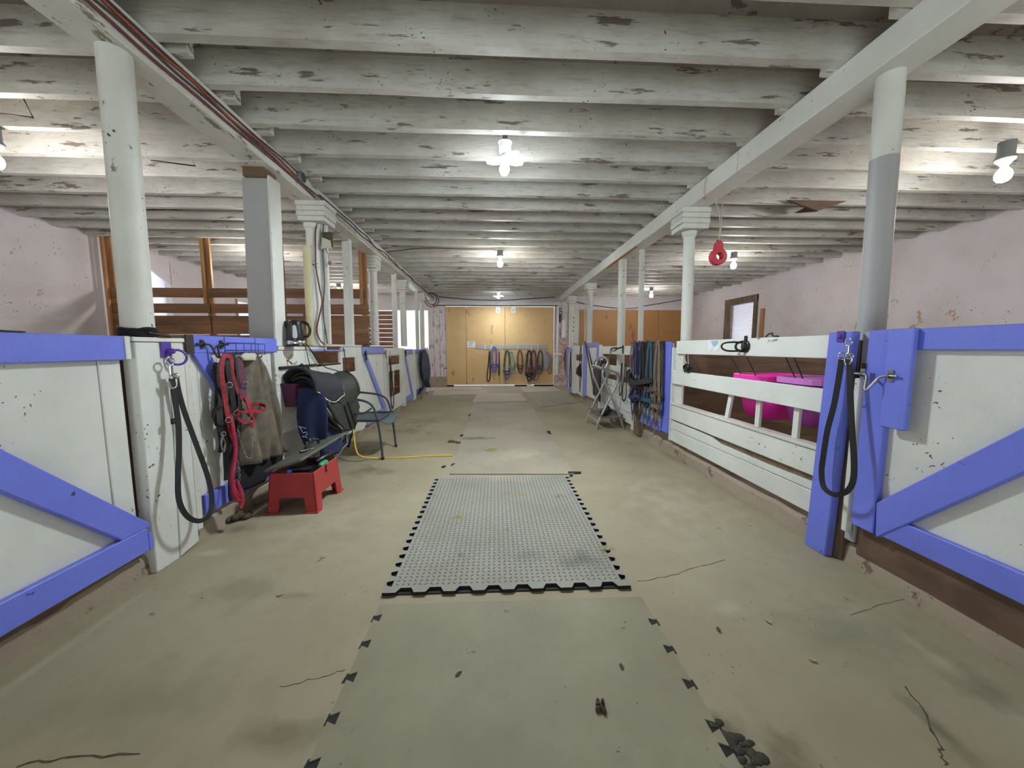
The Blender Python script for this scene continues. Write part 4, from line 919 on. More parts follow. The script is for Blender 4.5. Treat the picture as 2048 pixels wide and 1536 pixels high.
obj('strap', MB().ribbon(crv([P(474, 712, -1.815), P(480, 735, -1.805), P(486, 765, -1.80), P(484, 800, -1.80)], 5), (1, -.4, 0), .05, .008), M['maroon'], t)
obj('buckle', MB().ring(P(490, 770, -1.795), (1, -.4, 0), .016, .003, 12, 5), M['steel'], t)
t = thing('mud_lump', 'dark lump of mud and hair on the floor under the red lead', 'lump', at_z(478, 1040, 0))
g = at_z(478, 1038, 0); b = MB()
for i in range(9): b.ball((g.x + random.uniform(-.07, .05), g.y + random.uniform(-.05, .06), .016 + random.uniform(0, .02)), (random.uniform(.02, .04), random.uniform(.02, .04), .02), 8)
obj('lump', b, M['mud'], t); t2 = t

# ---- dark rag around the near left post
t = thing('rag', 'dark rag wrapped around the foot of the near left post', 'rag', (-1.92, 2.05, 1.282))
b = MB()
for i in range(3): b.tube([(-1.925 + math.cos(a) * (.072 + .01 * math.sin(5 * a + i)), 2.05 + math.sin(a) * (.072 + .01 * math.cos(4 * a)), 1.292 + i * .014 + .004 * math.sin(3 * a + i)) for a in [2 * PI * k / 24 for k in range(24)]], .011, 6, True)
obj('wrap', b, M['cloth_d'], t)
obj('tail', MB().ribbon(crv([(-1.86, 2.03, 1.305), (-1.84, 2.1, 1.295), (-1.86, 2.17, 1.287), (-1.87, 2.24, 1.286)], 5), (0, 0, 1), .03, .008), M['mud'], t)

# ---- kettle
kx, ky, kz = -1.80, 3.36, 1.2375
t = thing('electric_kettle', 'black electric kettle with grey water window on the left shelf', 'kettle', (kx, ky, kz))
obj('base_plate', MB().lathe([(.078, 0), (.08, .004), (.08, .016), (.074, .02)], (kx, ky, kz), 24), M['blackp'], t)
obj('steel_ring', MB().lathe([(.074, 0), (.076, .004), (.076, .028), (.073, .032)], (kx, ky, kz + .021), 24), M['chrome'], t)
ex = Vector((1, .12, 0)).normalized()
body = MB().lathe([(.074, 0), (.075, .02), (.071, .08), (.064, .135), (.061, .16), (.058, .17), (.04, .182), (.012, .187)], (kx, ky, kz + .054), 28)
obj('body', body, M['blackp'], t)
k0 = Vector((kx, ky, kz + .054))
obj('spout', MB().prism([k0 - ex * .055 + Vector((0, -.028, .10)), k0 - ex * .055 + Vector((0, .028, .10)), k0 - ex * .052 + Vector((0, .03, .17)), k0 - ex * .052 + Vector((0, -.03, .17))], -ex * .001).add([k0 - ex * .062 + Vector((0, -.026, .10)), k0 - ex * .062 + Vector((0, .026, .10)), k0 - ex * .05 + Vector((0, .034, .172)), k0 - ex * .05 + Vector((0, -.034, .172)), k0 - ex * .105 + Vector((0, 0, .170))], [(0, 1, 4), (1, 2, 4), (2, 3, 4), (3, 0, 4)]), M['blackp'], t)
obj('handle', MB().tube(crv([k0 + ex * .052 + Vector((0, 0, .168)), k0 + ex * .085 + Vector((0, 0, .162)), k0 + ex * .116 + Vector((0, 0, .13)), k0 + ex * .122 + Vector((0, 0, .085)), k0 + ex * .105 + Vector((0, 0, .045)), k0 + ex * .075 + Vector((0, 0, .03))], 6), .0125, 10), M['blackp'], t)
vd = Vector((.42, -.9, 0)).normalized(); sd = Vector((.9, .42, 0)).normalized()
def kp(a, z): 
    r = .0765 - .075 * z if z < .16 else .06
    return k0 + (vd * math.cos(a) + sd * math.sin(a)) * (r) + Vector((0, 0, z))
win = [kp(-.28, .025), kp(.0, .018), kp(.22, .025), kp(.24, .07), kp(.16, .125), kp(-.05, .138), kp(-.26, .125)]
obj('water_window', MB().prism(win, vd * .004), M['clear'], t)
# ---- cords on the left panel
def cable(label, pts, r, m, name='cable', cat='cable', n=7, grp=None):
    return tag(obj(name, MB().tube(crv(pts, 6), r, n), M[m]), label, cat, grp)
cable('thin black kettle cord running down the white shelf box', [at_x(612, 688, -1.86), at_x(622, 700, -1.84), at_x(640, 722, -1.83), at_x(652, 735, -1.80), at_x(675, 742, -1.78), at_x(690, 752, -1.78)], .006, 'darkcab')
cable('second thin grey cord hanging straight from the kettle shelf', [at_x(611, 692, -1.862), at_x(615, 712, -1.855), at_x(620, 732, -1.85)], .004, 'darkcab')
cable('black cord with plug hanging in front of the square openings', [at_x(687, 695, -1.865), at_x(690, 712, -1.855), at_x(692, 730, -1.85), at_x(691, 750, -1.85), at_x(694, 775, -1.85), at_x(703, 830, -1.82), at_x(705, 862, -1.82)], .006, 'darkcab')
t = thing('power_plug', 'small dark plug cluster tied on the cord above the saddle', 'plug', at_x(693, 738, -1.84))
b = MB(); c0 = at_x(693, 740, -1.84); b.ball(c0, (.018, .03, .025)); b.tube([c0, c0 + Vector((.02, .05, -.05))], .01, 8); b.tube([c0, c0 + Vector((.03, -.04, -.04))], .009, 8)
obj('plugs', b, M['blackp'], t); obj('prongs', MB().tube([c0 + Vector((.012, -.01, .02)), c0 + Vector((.03, -.03, .03))], .004, 6), M['chrome'], t)
tag(obj('tapered_rod', MB().tube([at_x(559, 736, -1.862), at_x(600, 733, -1.862), at_x(646, 729, -1.865)], [.012, .009, .005], 8), M['black']), 'black tapered rod along the seam of the white shelf panel', 'whip')  # black rod, thinner towards the far end
t = thing('coat_hook', 'small brass double hook on the white shelf panel below the kettle', 'hook', at_x(575, 722, -1.87))
c0 = at_x(575, 720, -1.878); b = MB().lathe([(.016, 0), (.014, .006), (.006, .01)], c0, 12, (1, 0, 0))
b.tube(crv([c0, c0 + Vector((.03, 0, -.03)), c0 + Vector((.05, -.03, -.035)), c0 + Vector((.055, -.05, -.015))], 4), .005, 6).tube(crv([c0, c0 + Vector((.03, 0, -.03)), c0 + Vector((.05, .03, -.035)), c0 + Vector((.055, .05, -.015))], 4), .005, 6).tube(crv([c0, c0 + Vector((.025, 0, .03)), c0 + Vector((.045, 0, .05))], 4), .005, 6)
obj('hook', b, M['brass'], t)

# ---- saddle on its rack
A0, B0 = Vector((-1.725, 3.27, .995)), Vector((-1.58, 3.76, .93)); ax = (B0 - A0).normalized(); sd = Vector((ax.y, -ax.x, 0)).normalized(); L_ = (B0 - A0).length
def drape(r, drop_n, drop_f, lo, hi, dz, wav=0.0, flare=.06, sag=0.0, hem=None, tilt=0.0):
    def fn(s, tt):
        a = lo + (hi - lo) * tt; base = A0 + ax * (L_ * a) + Vector((0, 0, dz - sag * math.sin(PI * min(1, max(0, a)))))
        h = hem(tt) if hem else 1.0
        arc = PI * r; tot = drop_n * h + arc + drop_f; q = s * tot - drop_f
        if q < 0: off = Vector((0, 0, q)) - sd * (r - .02 * q / max(drop_f, .01))
        elif q < arc:
            th = q / r; off = -sd * r * math.cos(th) + Vector((0, 0, r * math.sin(th)))
        else:
            e = q - arc; off = sd * (r + flare * e) + Vector((0, 0, -e)) + ax * (tilt * e)
        return base + off + sd * (wav * math.sin(9 * tt + 3 * s))
    return fn
t = thing('saddle_blanket', 'navy blue saddle blanket with white embroidery under the saddle', 'blanket', (A0 + B0) / 2 - Vector((0, 0, .5)))
fn = drape(.13, .56, .1, .0, .72, -.19, .012, .05, 0, lambda q: 1 - .35 * max(0, q - .6))
obj('blanket', MB().grid(fn, 34, 18), M['navyc'], t, 0, .008)
frows = [(598, 642, 776), (595, 652, 800), (594, 656, 835), (598, 655, 865), (608, 652, 888), (615, 648, 896)]
def ff(s_, q):
    k = q * (len(frows) - 1); i = min(int(k), len(frows) - 2); f = k - i
    lx = frows[i][0] * (1 - f) + frows[i + 1][0] * f; rx = frows[i][1] * (1 - f) + frows[i + 1][1] * f; yy = frows[i][2] * (1 - f) + frows[i + 1][2] * f
    return at_y(lx + (rx - lx) * s_, yy + 4 * math.sin(PI * s_) * (q > .9), 3.235 - .035 * math.sin(PI * s_) - .018 * math.sin(2.2 * PI * s_ + .5) * (.4 + q))
obj('front_fold', MB().grid(ff, 18, 18), M['navyc'], t, 0, .008)
obj('edge_binding', MB().tube([fn(k / 20, 1.0) for k in range(8, 21)] + [fn(1.0, 1 - k / 10) for k in range(1, 6)], .005, 6), M['piping'], t)
def thread(lines, parent=t):
    b = MB()
    for l in lines: b.tube([at_y(x, y, 3.183 if x < 640 else 3.215) for x, y in l], .0028, 5)
    return obj('embroidery', b, M['piping'], t)
thread([[(621, 877), (621, 887)], [(619, 879), (621, 877)]]); thread([[(630, 877), (626, 877), (626, 881), (629, 881), (630, 884), (628, 887), (625, 887)]])
thread([[(615, 884), (615, 890)], [(611, 886), (616, 884)]])
thread([[(598, 852), (602, 858), (605, 864)], [(598, 853), (606, 855), (612, 857)]]); thread([[(606, 866), (612, 864), (615, 868), (610, 872), (614, 876)], [(605, 872), (609, 875)]])
def stitch(lines, s0, t0, ss, st):
    b = MB()
    for l in lines: b.tube([fn(min(1, s0 + y * ss), min(1, max(0, t0 + x * st))) + sd * .008 for x, y in l], .003, 5)
    return obj('embroidery', b, M['piping'], t)
stitch([[(.0, 1), (.25, .6), (.5, .5), (.75, .7), (1, .95)], [(.5, .5), (.55, .15), (.7, .0)], [(.55, .2), (.85, .3)], [(.25, .6), (.1, .35)], [(.5, .72), (.7, .86), (.5, 1.0), (.42, .85), (.5, .72)]], .84, .72, .08, .18)
t = thing('saddle', 'dark olive and black riding saddle on the rack on the left panel', 'saddle', (A0 + B0) / 2 - Vector((0, 0, .35)))
hemf = lambda q: .55 + .75 * math.sin(PI * min(1, q * .9 + .08)) ** 1.2
fl_ = drape(.165, .27, .12, .02, .98, -.15, .006, .16, .035, hemf, .15)
obj('flap', MB().grid(fl_, 30, 20), M['olive'], t, 0, .016)
obj('panel', MB().grid(drape(.145, .30, .1, .0, .9, -.17, .004, .05, .02, lambda q: .6 + .5 * math.sin(PI * q)), 26, 14), M['leather'], t, 0, .03)
obj('seat', MB().grid(drape(.175, .05, .03, .40, 1.04, -.13, .003, .05, .06, lambda q: 1 + 1.2 * math.sin(PI * q)), 26, 14), M['olive'], t, 0, .022)
obj('knee_roll', MB().tube(crv([fl_(.78, .12) + sd * .01, fl_(.86, .16) + sd * .02, fl_(.93, .24) + sd * .015, fl_(.97, .36) + sd * .01], 5), [.012 + .014 * math.sin(PI * i / 15) for i in range(16)], 10), M['olive'], t)
obj('cantle', MB().tube([drape(.18, .04, .02, .40, 1.04, -.13, 0, .05, .06)(k / 12, 1.0) for k in range(13)], .016, 8), M['leather'], t)
obj('girth_straps', MB().ribbon([fl_(.74, .55) + sd * .02, fl_(.88, .56) + sd * .022, fl_(.99, .57) + sd * .022], sd, .03, .006).ribbon([fl_(.74, .68) + sd * .02, fl_(.88, .70) + sd * .022, fl_(.99, .72) + sd * .022], sd, .03, .006), M['leather'], t)
obj('flap_piping', MB().tube([fl_(1 - .10 * (1 - k / 14) , .02 + .30 * (k / 14)) + sd * .012 for k in range(15)], .004, 6), M['piping'], t)
obj('stud', MB().ball(fl_(.80, .10) + sd * .02, .009, 8), M['chrome'], t)
t = thing('seat_cover', 'black quilted seat cover with white piping lying on the saddle', 'seat cover', (A0 + B0) / 2 + Vector((0, 0, .06)))
fn2 = drape(.18, .075, .03, -.06, .60, -.13, .006, .03, .03, lambda q: .35 + .9 * math.sin(PI * min(1, max(0, q))) ** 1.5)
obj('cover', MB().grid(fn2, 28, 18), M['padblack'], t, 0, .026)
obj('piping', MB().tube([fn2(1.0, k / 24) + sd * .012 for k in range(25)] + [fn2(1 - .05 * k, 1.0) + ax * .01 for k in range(1, 4)], .005, 6), M['piping'], t)
obj('rim', MB().tube([fn2(k / 16, 0) - ax * .004 for k in range(17)], .014, 8), M['padblack'], t)
for kx_ in (.12, .24): obj('strap_tab', MB().tube(crv([fn2(.44, kx_), fn2(.48, kx_ + .02) + Vector((0, 0, .04)), fn2(.54, kx_ + .05)], 4), .009, 6), M['padblack'], t)
t = thing('saddle_rack', 'black metal bracket carrying the saddle from the left panel', 'rack', (-1.87, 3.6, .62))
for e in (-1, 1): obj('arm', MB().tube([Vector((-1.875, 3.42 + e * .06, .80)), A0.lerp(B0, .35) + sd * (.05 * e) + Vector((0, 0, -.12)), A0.lerp(B0, .95) + sd * (.07 * e) + Vector((0, 0, -.1))], .011, 8), M['rust'], t)
obj('strut', MB().tube([Vector((-1.875, 3.5, .50)), A0.lerp(B0, .7) + Vector((0, 0, -.13))], .010, 8), M['rust'], t)
obj('wall_plate', MB().box(-1.878, -1.868, 3.34, 3.54, .74, .86), M['rust'], t, .003)
tag(cable('black whip stock poking out in front of the saddle flap', [A0.lerp(B0, .75) + sd * .24 + Vector((0, 0, -.37)), A0.lerp(B0, .95) + sd * .27 + Vector((0, 0, -.36)), A0.lerp(B0, 1.15) + sd * .28 + Vector((0, 0, -.32))], .009, 'black', 'whip'), 'black whip stock poking out in front of the saddle flap', 'whip')
t = thing('feed_tray', 'dark plum plastic feed tub fixed to the left panel behind the saddle', 'tub', (-1.84, 3.36, .74))
b = MB(); 
def ringp(z, y0, y1, x): return [(-1.876, y0, z), (-1.876, y1, z), (x, y1 - .02, z), (x, y0 + .02, z)]
b.add(ringp(.70, 3.26, 3.6, -1.79) + ringp(.90, 3.22, 3.64, -1.76), [(3, 2, 1, 0), (0, 1, 5, 4), (1, 2, 6, 5), (2, 3, 7, 6), (3, 0, 4, 7), (4, 5, 6, 7)])
obj('body', b, M['plum'], t, .004)
obj('rim', MB().tube([Vector(v) for v in ringp(.905, 3.215, 3.645, -1.755)], .009, 6, True), M['plum'], t)
tag(obj('white_cup', MB().lathe([(.03, 0), (.036, .05), (.04, .1), (.041, .11)], at_x(650, 748, -1.80) - Vector((0, 0, .1)), 14), M['clear']), 'cloudy plastic cup tucked behind the saddle cover', 'cup')

# ---- dark patio chair
t = thing('patio_chair', 'dark grey metal sling chair facing across the aisle by the left stalls', 'chair', (-1.5, 4.15, 0))
yn, yf_ = 3.93, 4.45; r = .0125
def side(y, k):
    o1 = obj('leg', MB().tube(crv([(-1.245, y, 0), (-1.262, y, .22), (-1.29, y, .45), (-1.33, y, .585), (-1.40, y, .645), (-1.52, y, .672), (-1.78, y, .70)], 6), r, 8), M['bmetal'], t)
    o2 = obj('leg', MB().tube(crv([(-1.83, y + .01 * k, 0), (-1.79, y, .13), (-1.71, y, .33), (-1.66, y, .41), (-1.56, y, .435), (-1.26, y, .44)], 6), r, 8), M['bmetal'], t)
    for p_ in ((-1.245, y, 0), (-1.83, y + .01 * k, 0)): obj('foot_cap', MB().lathe([(.016, 0), (.017, .004), (.017, .03), (.014, .032)], p_, 10), M['blackp'], o1 if p_[0] > -1.5 else o2)
side(yn, -1); side(yf_, 1)
obj('back_frame', MB().tube(crv([(-1.66, yn + .02, .42), (-1.78, yn + .02, .66), (-1.835, yn + .02, .82), (-1.838, yn + .1, .86), (-1.838, yf_ - .1, .86), (-1.835, yf_ - .02, .82), (-1.78, yf_ - .02, .66), (-1.66, yf_ - .02, .42)], 6), r, 8), M['bmetal'], t)
obj('seat', MB().grid(lambda s, q: Vector((-1.69 + .50 * q, yn + .015 + (yf_ - yn - .03) * s, .445 - .03 * math.sin(PI * s) - .02 * math.sin(PI * q) + (.0 if q < .85 else -.05 * (q - .85) / .15))), 12, 12), M['seat'], t, 0, .012)
obj('backrest', MB().grid(lambda s, q: Vector((-1.68 - .155 * q, yn + .035 + (yf_ - yn - .07) * s, .46 + .38 * q)) + Vector((-.02 * math.sin(PI * s), 0, 0)), 10, 8), M['seat'], t, 0, .01)
obj('cross_bar', MB().tube([(-1.30, yn, .43), (-1.30, yf_, .43)], r * .9, 8), M['bmetal'], t)
obj('cross_bar', MB().tube([(-1.77, yn, .18), (-1.77, yf_, .18)], r * .8, 8), M['bmetal'], t)
cable('yellow extension cord hanging from the saddle and running over the floor', [at_x(703, 838, -1.56), at_x(706, 858, -1.55), at_z(714, 905, .11), at_z(735, 915, .03), at_z(770, 916, .008), at_z(810, 915, .008), at_z(860, 912, .008), at_z(905, 911, .008)], .0085, 'yellow', 'extension_cord', 'cord')

# ---- red step box
t = thing('step_box', 'red plastic mounting step box with open dusty lid on the left', 'step box', (-1.52, 2.86, 0))
x0, x1, y0, y1, h = -1.675, -1.355, 2.66, 3.06, .30
fx = .022
def wallq(name, P4, hole, th):     # a splayed wall with an arched gap at the bottom
    a, b_, c, d = [Vector(p) for p in P4]     # bottom left, bottom right, top right, top left
    def pt(s, q): return (a.lerp(b_, s)).lerp(d.lerp(c, s), q)
    poly = [pt(0, 0), pt(hole, 0), pt(hole + .03, .38), pt(1 - hole - .03, .38), pt(1 - hole, 0), pt(1, 0), pt(1, 1), pt(0, 1)]
    return obj(name, MB().prism(poly, th), M['redpl'], t, .003)
bl_, br_, tl_, tr_ = (x0 - fx, y0 - fx, 0), (x1 + fx, y0 - fx, 0), (x0, y0, h), (x1, y0, h)
wallq('side', [bl_, br_, tr_, tl_], .22, (0, .012, 0))
wallq('side', [(x1 + fx, y0 - fx, 0), (x1 + fx, y1 + fx, 0), (x1, y1, h), (x1, y0, h)], .2, (-.012, 0, 0))
wallq('side', [(x0 - fx, y0 - fx, 0), (x0 - fx, y1 + fx, 0), (x0, y1, h), (x0, y0, h)], .2, (.012, 0, 0))
wallq('side', [(x0 - fx, y1 + fx, 0), (x1 + fx, y1 + fx, 0), (x1, y1, h), (x0, y1, h)], .22, (0, -.012, 0))
obj('floor_tray', MB().box(x0 - .008, x1 + .008, y0 - .008, y1 + .008, .115, .125), M['redpl'], t)
for px, py in ((x0 - fx, y0 - fx), (x1 + fx, y0 - fx), (x1 + fx, y1 + fx), (x0 - fx, y1 + fx)):
    sx = 1 if px < -1.5 else -1; sy = 1 if py < 2.8 else -1
    obj('foot', MB().box(*sorted((px - sx * .012, px + sx * .08)), *sorted((py - sy * .012, py + sy * .06)), 0, .012), M['redpl'], t, .003)
obj('latch', MB().box(x1 - .004, x1 + .006, 2.84, 2.86, .24, .30).tube(crv([(x1 + .008, 2.85, .29), (x1 + .016, 2.83, .27), (x1 + .012, 2.85, .25)], 4), .003, 6), M['rust'], t)
lid = MB().prism([(-1.70, 2.64, .325), (-1.70, 3.22, .475), (-1.72, 3.22, .50), (-1.72, 2.64, .345)], (.0, 0, 0.001))
lid = MB(); q0 = Vector((-1.70, 2.645, .308)); e1 = Vector((.10, .62, .07)); e2 = Vector((.26, .02, .075)); nn = e1.cross(e2).normalized() * -.022
lid.prism([q0, q0 + e1, q0 + e1 + e2, q0 + e2], nn if nn.z > 0 else -nn)
lid_o = obj('lid', lid, M['greypl'], t, .006)
obj('inner_tray', MB().box(x0 + .014, x1 - .014, y0 + .014, y1 - .014, .2, .285), M['blackp'], t, .004)
cq = q0 + e1 * .45 + e2 * .45 + Vector((0, 0, .02))
obj('handle', MB().tube(crv([cq, cq + Vector((0, 0, .04)), cq + e1 * .22 + Vector((0, 0, .045)), cq + e1 * .24], 5), .010, 8), M['blackp'], lid_o)
obj('handle', MB().tube([cq - e1 * .12 + Vector((0, 0, .02)), cq + e1 * .04 + Vector((.05, 0, .01))], .012, 8), M['blackp'], lid_o)
def brush(label, c, d, ln, m, bm):
    t_ = thing('grooming_brush', label, 'brush', c, 'brushes in the red step box'); c = Vector(c); d = Vector(d).normalized()
    obj('handle', MB().tube([c - d * ln / 2, c - d * ln * .3, c + d * ln * .3, c + d * ln / 2], [.012, .024, .024, .012], 10), M[m], t_)
    obj('bristles', MB().bar(c - d * ln * .4 + Vector((0, 0, -.03)), c + d * ln * .4 + Vector((0, 0, -.03)), .04, .03), M[bm], t_)
brush('big black grooming brush leaning under the lid of the red step box', (-1.42, 2.99, .325), (.2, .5, .1), .19, 'blackp', 'black')
brush('green backed brush near the right rim of the red step box', (-1.385, 2.88, .30), (.1, .8, .05), .10, 'greenpl', 'black')
brush('dark brush low at the front of the red step box', (-1.48, 2.72, .312), (.8, .1, .02), .17, 'blackp', 'black')
t = thing('spray_bottle', 'small bottle with bright blue cap standing in the red step box', 'bottle', (-1.55, 2.70, .266))
obj('body', MB().lathe([(.014, 0), (.016, .006), (.016, .016), (.012, .02)], (-1.545, 2.69, .266), 14), M['clear'], t)
obj('cap', MB().lathe([(.016, 0), (.019, .004), (.019, .028), (.012, .034)], (-1.545, 2.69, .286), 14), M['bluecap'], t)
t = thing('hoof_pick', 'pale stick handled tool poking out of the red step box', 'tool', (-1.42, 3.0, .13))
obj('shaft', MB().tube([(-1.42, 3.0, .13), (-1.40, 3.04, .36)], .006, 6), M['rope'], t)

# ================================================================ CABLES ON THE LEFT BEAM
def bx(y): return -1.80 - .13 * (y - 1.5) / 10 + .008
def beam_cable(label, y0, y1, z, amp, r, m, seed):
    rnd = random.Random(seed); n = int((y1 - y0) / .3) + 2; pts = []
    for i in range(n):
        y = y0 + (y1 - y0) * i / (n - 1); pts.append((bx(y) + r * .6, y, min(2.855, max(2.712, z + rnd.uniform(-amp, amp)))))
    cable(label, pts, r, m, 'beam_cable', 'cable', 6, 'cables along the left beam')
beam_cable('rust red cable along the upper face of the left beam', -1, 3.55, 2.80, .018, .0085, 'redcab', 1)
beam_cable('dark red cable low on the inner face of the left beam', -1, 5.0, 2.745, .014, .0085, 'dredcab', 2)
beam_cable('dark thin cable between the two red ones on the left beam', -1, 11.5, 2.775, .012, .006, 'darkcab', 3)
beam_cable('topmost dark thin cable close under the joists on the left beam', -1, 3.6, 2.83, .012, .006, 'darkcab', 4)
beam_cable('dark wavy cable on the far half of the left beam', 4.0, 11.4, 2.80, .03, .007, 'darkcab', 5)
beam_cable('pale painted cable along the lower edge of the left beam', 3.9, 11.4, 2.735, .015, .008, 'wconduit', 6)
t = thing('junction_box', 'round grey junction box on the inner face of the left beam', 'box', (-1.8, 3.62, 2.8))
obj('box', MB().lathe([(.05, 0), (.05, .03), (.045, .036)], (bx(3.6), 3.62, 2.81), 18, (1, 0, 0)), M['grey'], t)
obj('cover_plate', MB().lathe([(.04, 0), (.04, .004)], (bx(3.6) + .036, 3.62, 2.81), 18, (1, 0, 0)), M['bmetal'], t)
# cabling down the round post beside the kettle
px = -1.85
cable('red cable looping down the round post beside the kettle', [(px + .08, 3.95, 2.7), (px + .015, 3.92, 2.45), (px + .01, 3.9, 2.25), (px + .005, 3.9, 2.05), (px + .03, 3.9, 1.85), (px + .05, 3.9, 1.7), (px + .01, 3.9, 1.55), (px - .02, 3.9, 1.42), (px + .0, 3.9, 1.32), (px + .04, 3.92, 1.26)], .008, 'dredcab')
cable('dark cable running straight down the post beside the kettle', [(px + .10, 3.96, 2.7), (px + .06, 3.95, 2.3), (px + .06, 3.95, 1.9), (px + .03, 3.95, 1.6), (px + .06, 3.95, 1.27)], .006, 'darkcab')
t = thing('cable_board', 'narrow white board with cables fastened beside the round kettle post', 'board', (-1.81, 3.98, 1.26))
obj('board', MB().prism([(-1.83, 3.98, 1.255), (-1.775, 3.98, 1.255), (-1.775, 4.02, 1.255), (-1.83, 4.02, 1.255)], (.02, 0, 1.43)), M['beamd'], t, .003)
obj('sleeve', MB().tube([(-1.945, 3.935, 1.26), (-1.935, 3.935, 2.27)], .046, 14), plain('yellowed_plastic', (196, 190, 150), .6, var=.12, bscale=6), t)
t = thing('broken_socket', 'broken brown socket box hanging on the kettle post below the beam', 'socket', (-1.76, 3.97, 2.25))
obj('box', MB().box(-1.79, -1.70, 3.94, 4.0, 2.28, 2.42), M['mud'], t, .006)
obj('cover', MB().prism([(-1.80, 3.935, 2.24), (-1.73, 3.935, 2.26), (-1.69, 3.935, 2.24), (-1.70, 3.935, 2.33), (-1.78, 3.935, 2.36)], (0, -.012, 0)), M['cloth_l'], t, .002)
obj('pendant', MB().tube(crv([(-1.76, 3.95, 2.26), (-1.74, 3.95, 2.2), (-1.73, 3.95, 2.13)], 4), .004, 6).ball((-1.725, 3.95, 2.11), .022, 8), M['grey'], t)
# cable coil at far end of the left beam and along the far header
t = thing('cable_coil', 'loop of dark cable hanging where the left beam meets the far wall', 'cable', (-1.9, 10.9, 2.5))
obj('coil', MB().ring((-1.86, 10.8, 2.66), (.5, -1, 0), .16, .012, 24, 6).ring((-1.84, 10.7, 2.62), (.3, -1, .1), .2, .012, 24, 6), M['darkcab'], t)
cable('dark cable sagging along the top of the far door header', [(-1.75, YF - .12, 2.83), (-1.2, YF - .12, 2.78), (-.6, YF - .12, 2.74), (.2, YF - .12, 2.73), (1.0, YF - .12, 2.78), (1.9, YF - .12, 2.84)], .012, 'darkcab')
cable('thin dark cable on the ceiling running to the middle bulb', [(-1.78, 6.2, 2.80), (-1.2, 6.15, 2.855), (-.5, 6.1, 2.84), (.0, 6.15, 2.855)], .007, 'darkcab')
cable('dark cable sagging along the far wall above the brown plywood', [(2.3, YF - .04, 2.78), (3.0, YF - .03, 2.62), (4.2, YF - .03, 2.5), (5.0, YF - .03, 2.62), (6.1, YF - .03, 2.8)], .012, 'darkcab')
# red toy and its rope
t = thing('hanging_toy', 'red toothed ring toy hanging from a rope beside the right beam', 'toy', (2.28, 3.74, 2.17))
c0 = Vector((2.305, 3.74, 2.165)); n = 40; b = MB(); out = []; inn = []
for i in range(n):
    a = 2 * PI * i / n; rr = .083 + (.004 if i % 2 else -.003)
    out.append(c0 + Vector((math.cos(a) * rr, 0, math.sin(a) * rr))); inn.append(c0 + Vector((math.cos(a) * .034, 0, math.sin(a) * .034)))
th = Vector((0, .03, 0)); vs = []
for i in range(n): vs += [out[i] - th, out[i] + th, inn[i] + th * 1.2, inn[i] - th * 1.2]
fs = []
for i in range(n):
    j = (i + 1) % n
    for q in range(4): fs.append((i * 4 + q, j * 4 + q, j * 4 + (q + 1) % 4, i * 4 + (q + 1) % 4))
b.add(vs, fs); obj('ring_body', b, M['redtoy'], t, .004)
obj('neck', MB().prism([c0 + Vector((-.045, -.025, .07)), c0 + Vector((.045, -.025, .07)), c0 + Vector((.035, -.025, .135)), c0 + Vector((.02, -.025, .155)), c0 + Vector((-.02, -.025, .155)), c0 + Vector((-.035, -.025, .135))], (0, .05, 0)), M['redtoy'], t, .005)
obj('eyelet', MB().ring(c0 + Vector((0, 0, .15)), (0, 1, 0), .018, .006, 14, 6), M['rust'], t)
b = MB().tube(crv([c0 + Vector((0, 0, .15)), (2.27, 3.68, 2.5), (2.15, 3.6, 2.69), (2.025, 3.55, 2.7), (2.025, 3.54, 2.86)], 5), .005, 6)
b.tube(crv([c0 + Vector((.004, 0, .15)), (2.33, 3.75, 2.5), (2.34, 3.76, 2.87)], 5), .005, 6)
obj('rope', b, M['rope'], t)
# dark bracket under the right ceiling
t = thing('dark_bracket', 'dark triangular board bracket under the joists over the right stalls', 'bracket', (3.5, 4.2, 2.75))
obj('plate', MB().prism([(3.27, 4.05, 2.869), (3.95, 4.05, 2.869), (3.62, 4.05, 2.76)], (0, .03, 0)), M['dark_wood'], t)
obj('plate', MB().prism([(3.62, 4.08, 2.76), (3.62, 4.08, 2.869), (3.66, 4.43, 2.869)], (.03, 0, 0)), M['dark_wood'], t)
# bent wires on the left ceiling
for k, (x, y, z) in enumerate(((-3.55, 2.62, 2.95), (-3.35, 3.05, 2.95), (-2.75, 3.72, 2.95))):
    tag(obj('bent_wire', MB().tube([(x - .42, y - .06, z), (x, y - .1, z - .06), (x - .10, y - .06, z + .10)], .006, 6), M['rust']), ('bent rusty wire V on the joist above the left edge', 'second bent rusty wire V on the next joist at the left', 'third bent wire V behind the near left post')[k], 'wire', 'bent wires on the left joists')

# ================================================================ FAR DOOR RAIL AND TACK
t = thing('hook_rail', 'long grey board with white hooks across the plywood door', 'rail', (.53, YF - .06, 1.2))
yr = YF - .041
obj('board', MB().box(-.62, 1.683, yr - .022, yr, 1.205, 1.325), M['postg'], t, .004)
for xx in (-.33, .72, 1.36):
    obj('hook', MB().tube(crv([(xx, yr - .024, 1.34), (xx, yr - .045, 1.30), (xx, yr - .05, 1.22), (xx, yr - .07, 1.17), (xx, yr - .085, 1.2)], 4), .013, 6), M['wconduit'], t)
for xx in (-.14, .14, .22, 1.0, 1.15): obj('hook', MB().tube([(xx, yr - .024, 1.35), (xx, yr - .04, 1.3), (xx, yr - .04, 1.16), (xx, yr - .06, 1.14), (xx, yr - .06, 1.17)], .008, 6), M['wconduit'], t)
G = 'tack hanging on the far plywood door'
w_ = .05
lead('lead_strap', 'black lead loop hanging at the left end of the hook rail', 'lead', FD, -.19, 1.14, .98, .055, .035, 'black', G, w_, -.04, .006, False, .01)
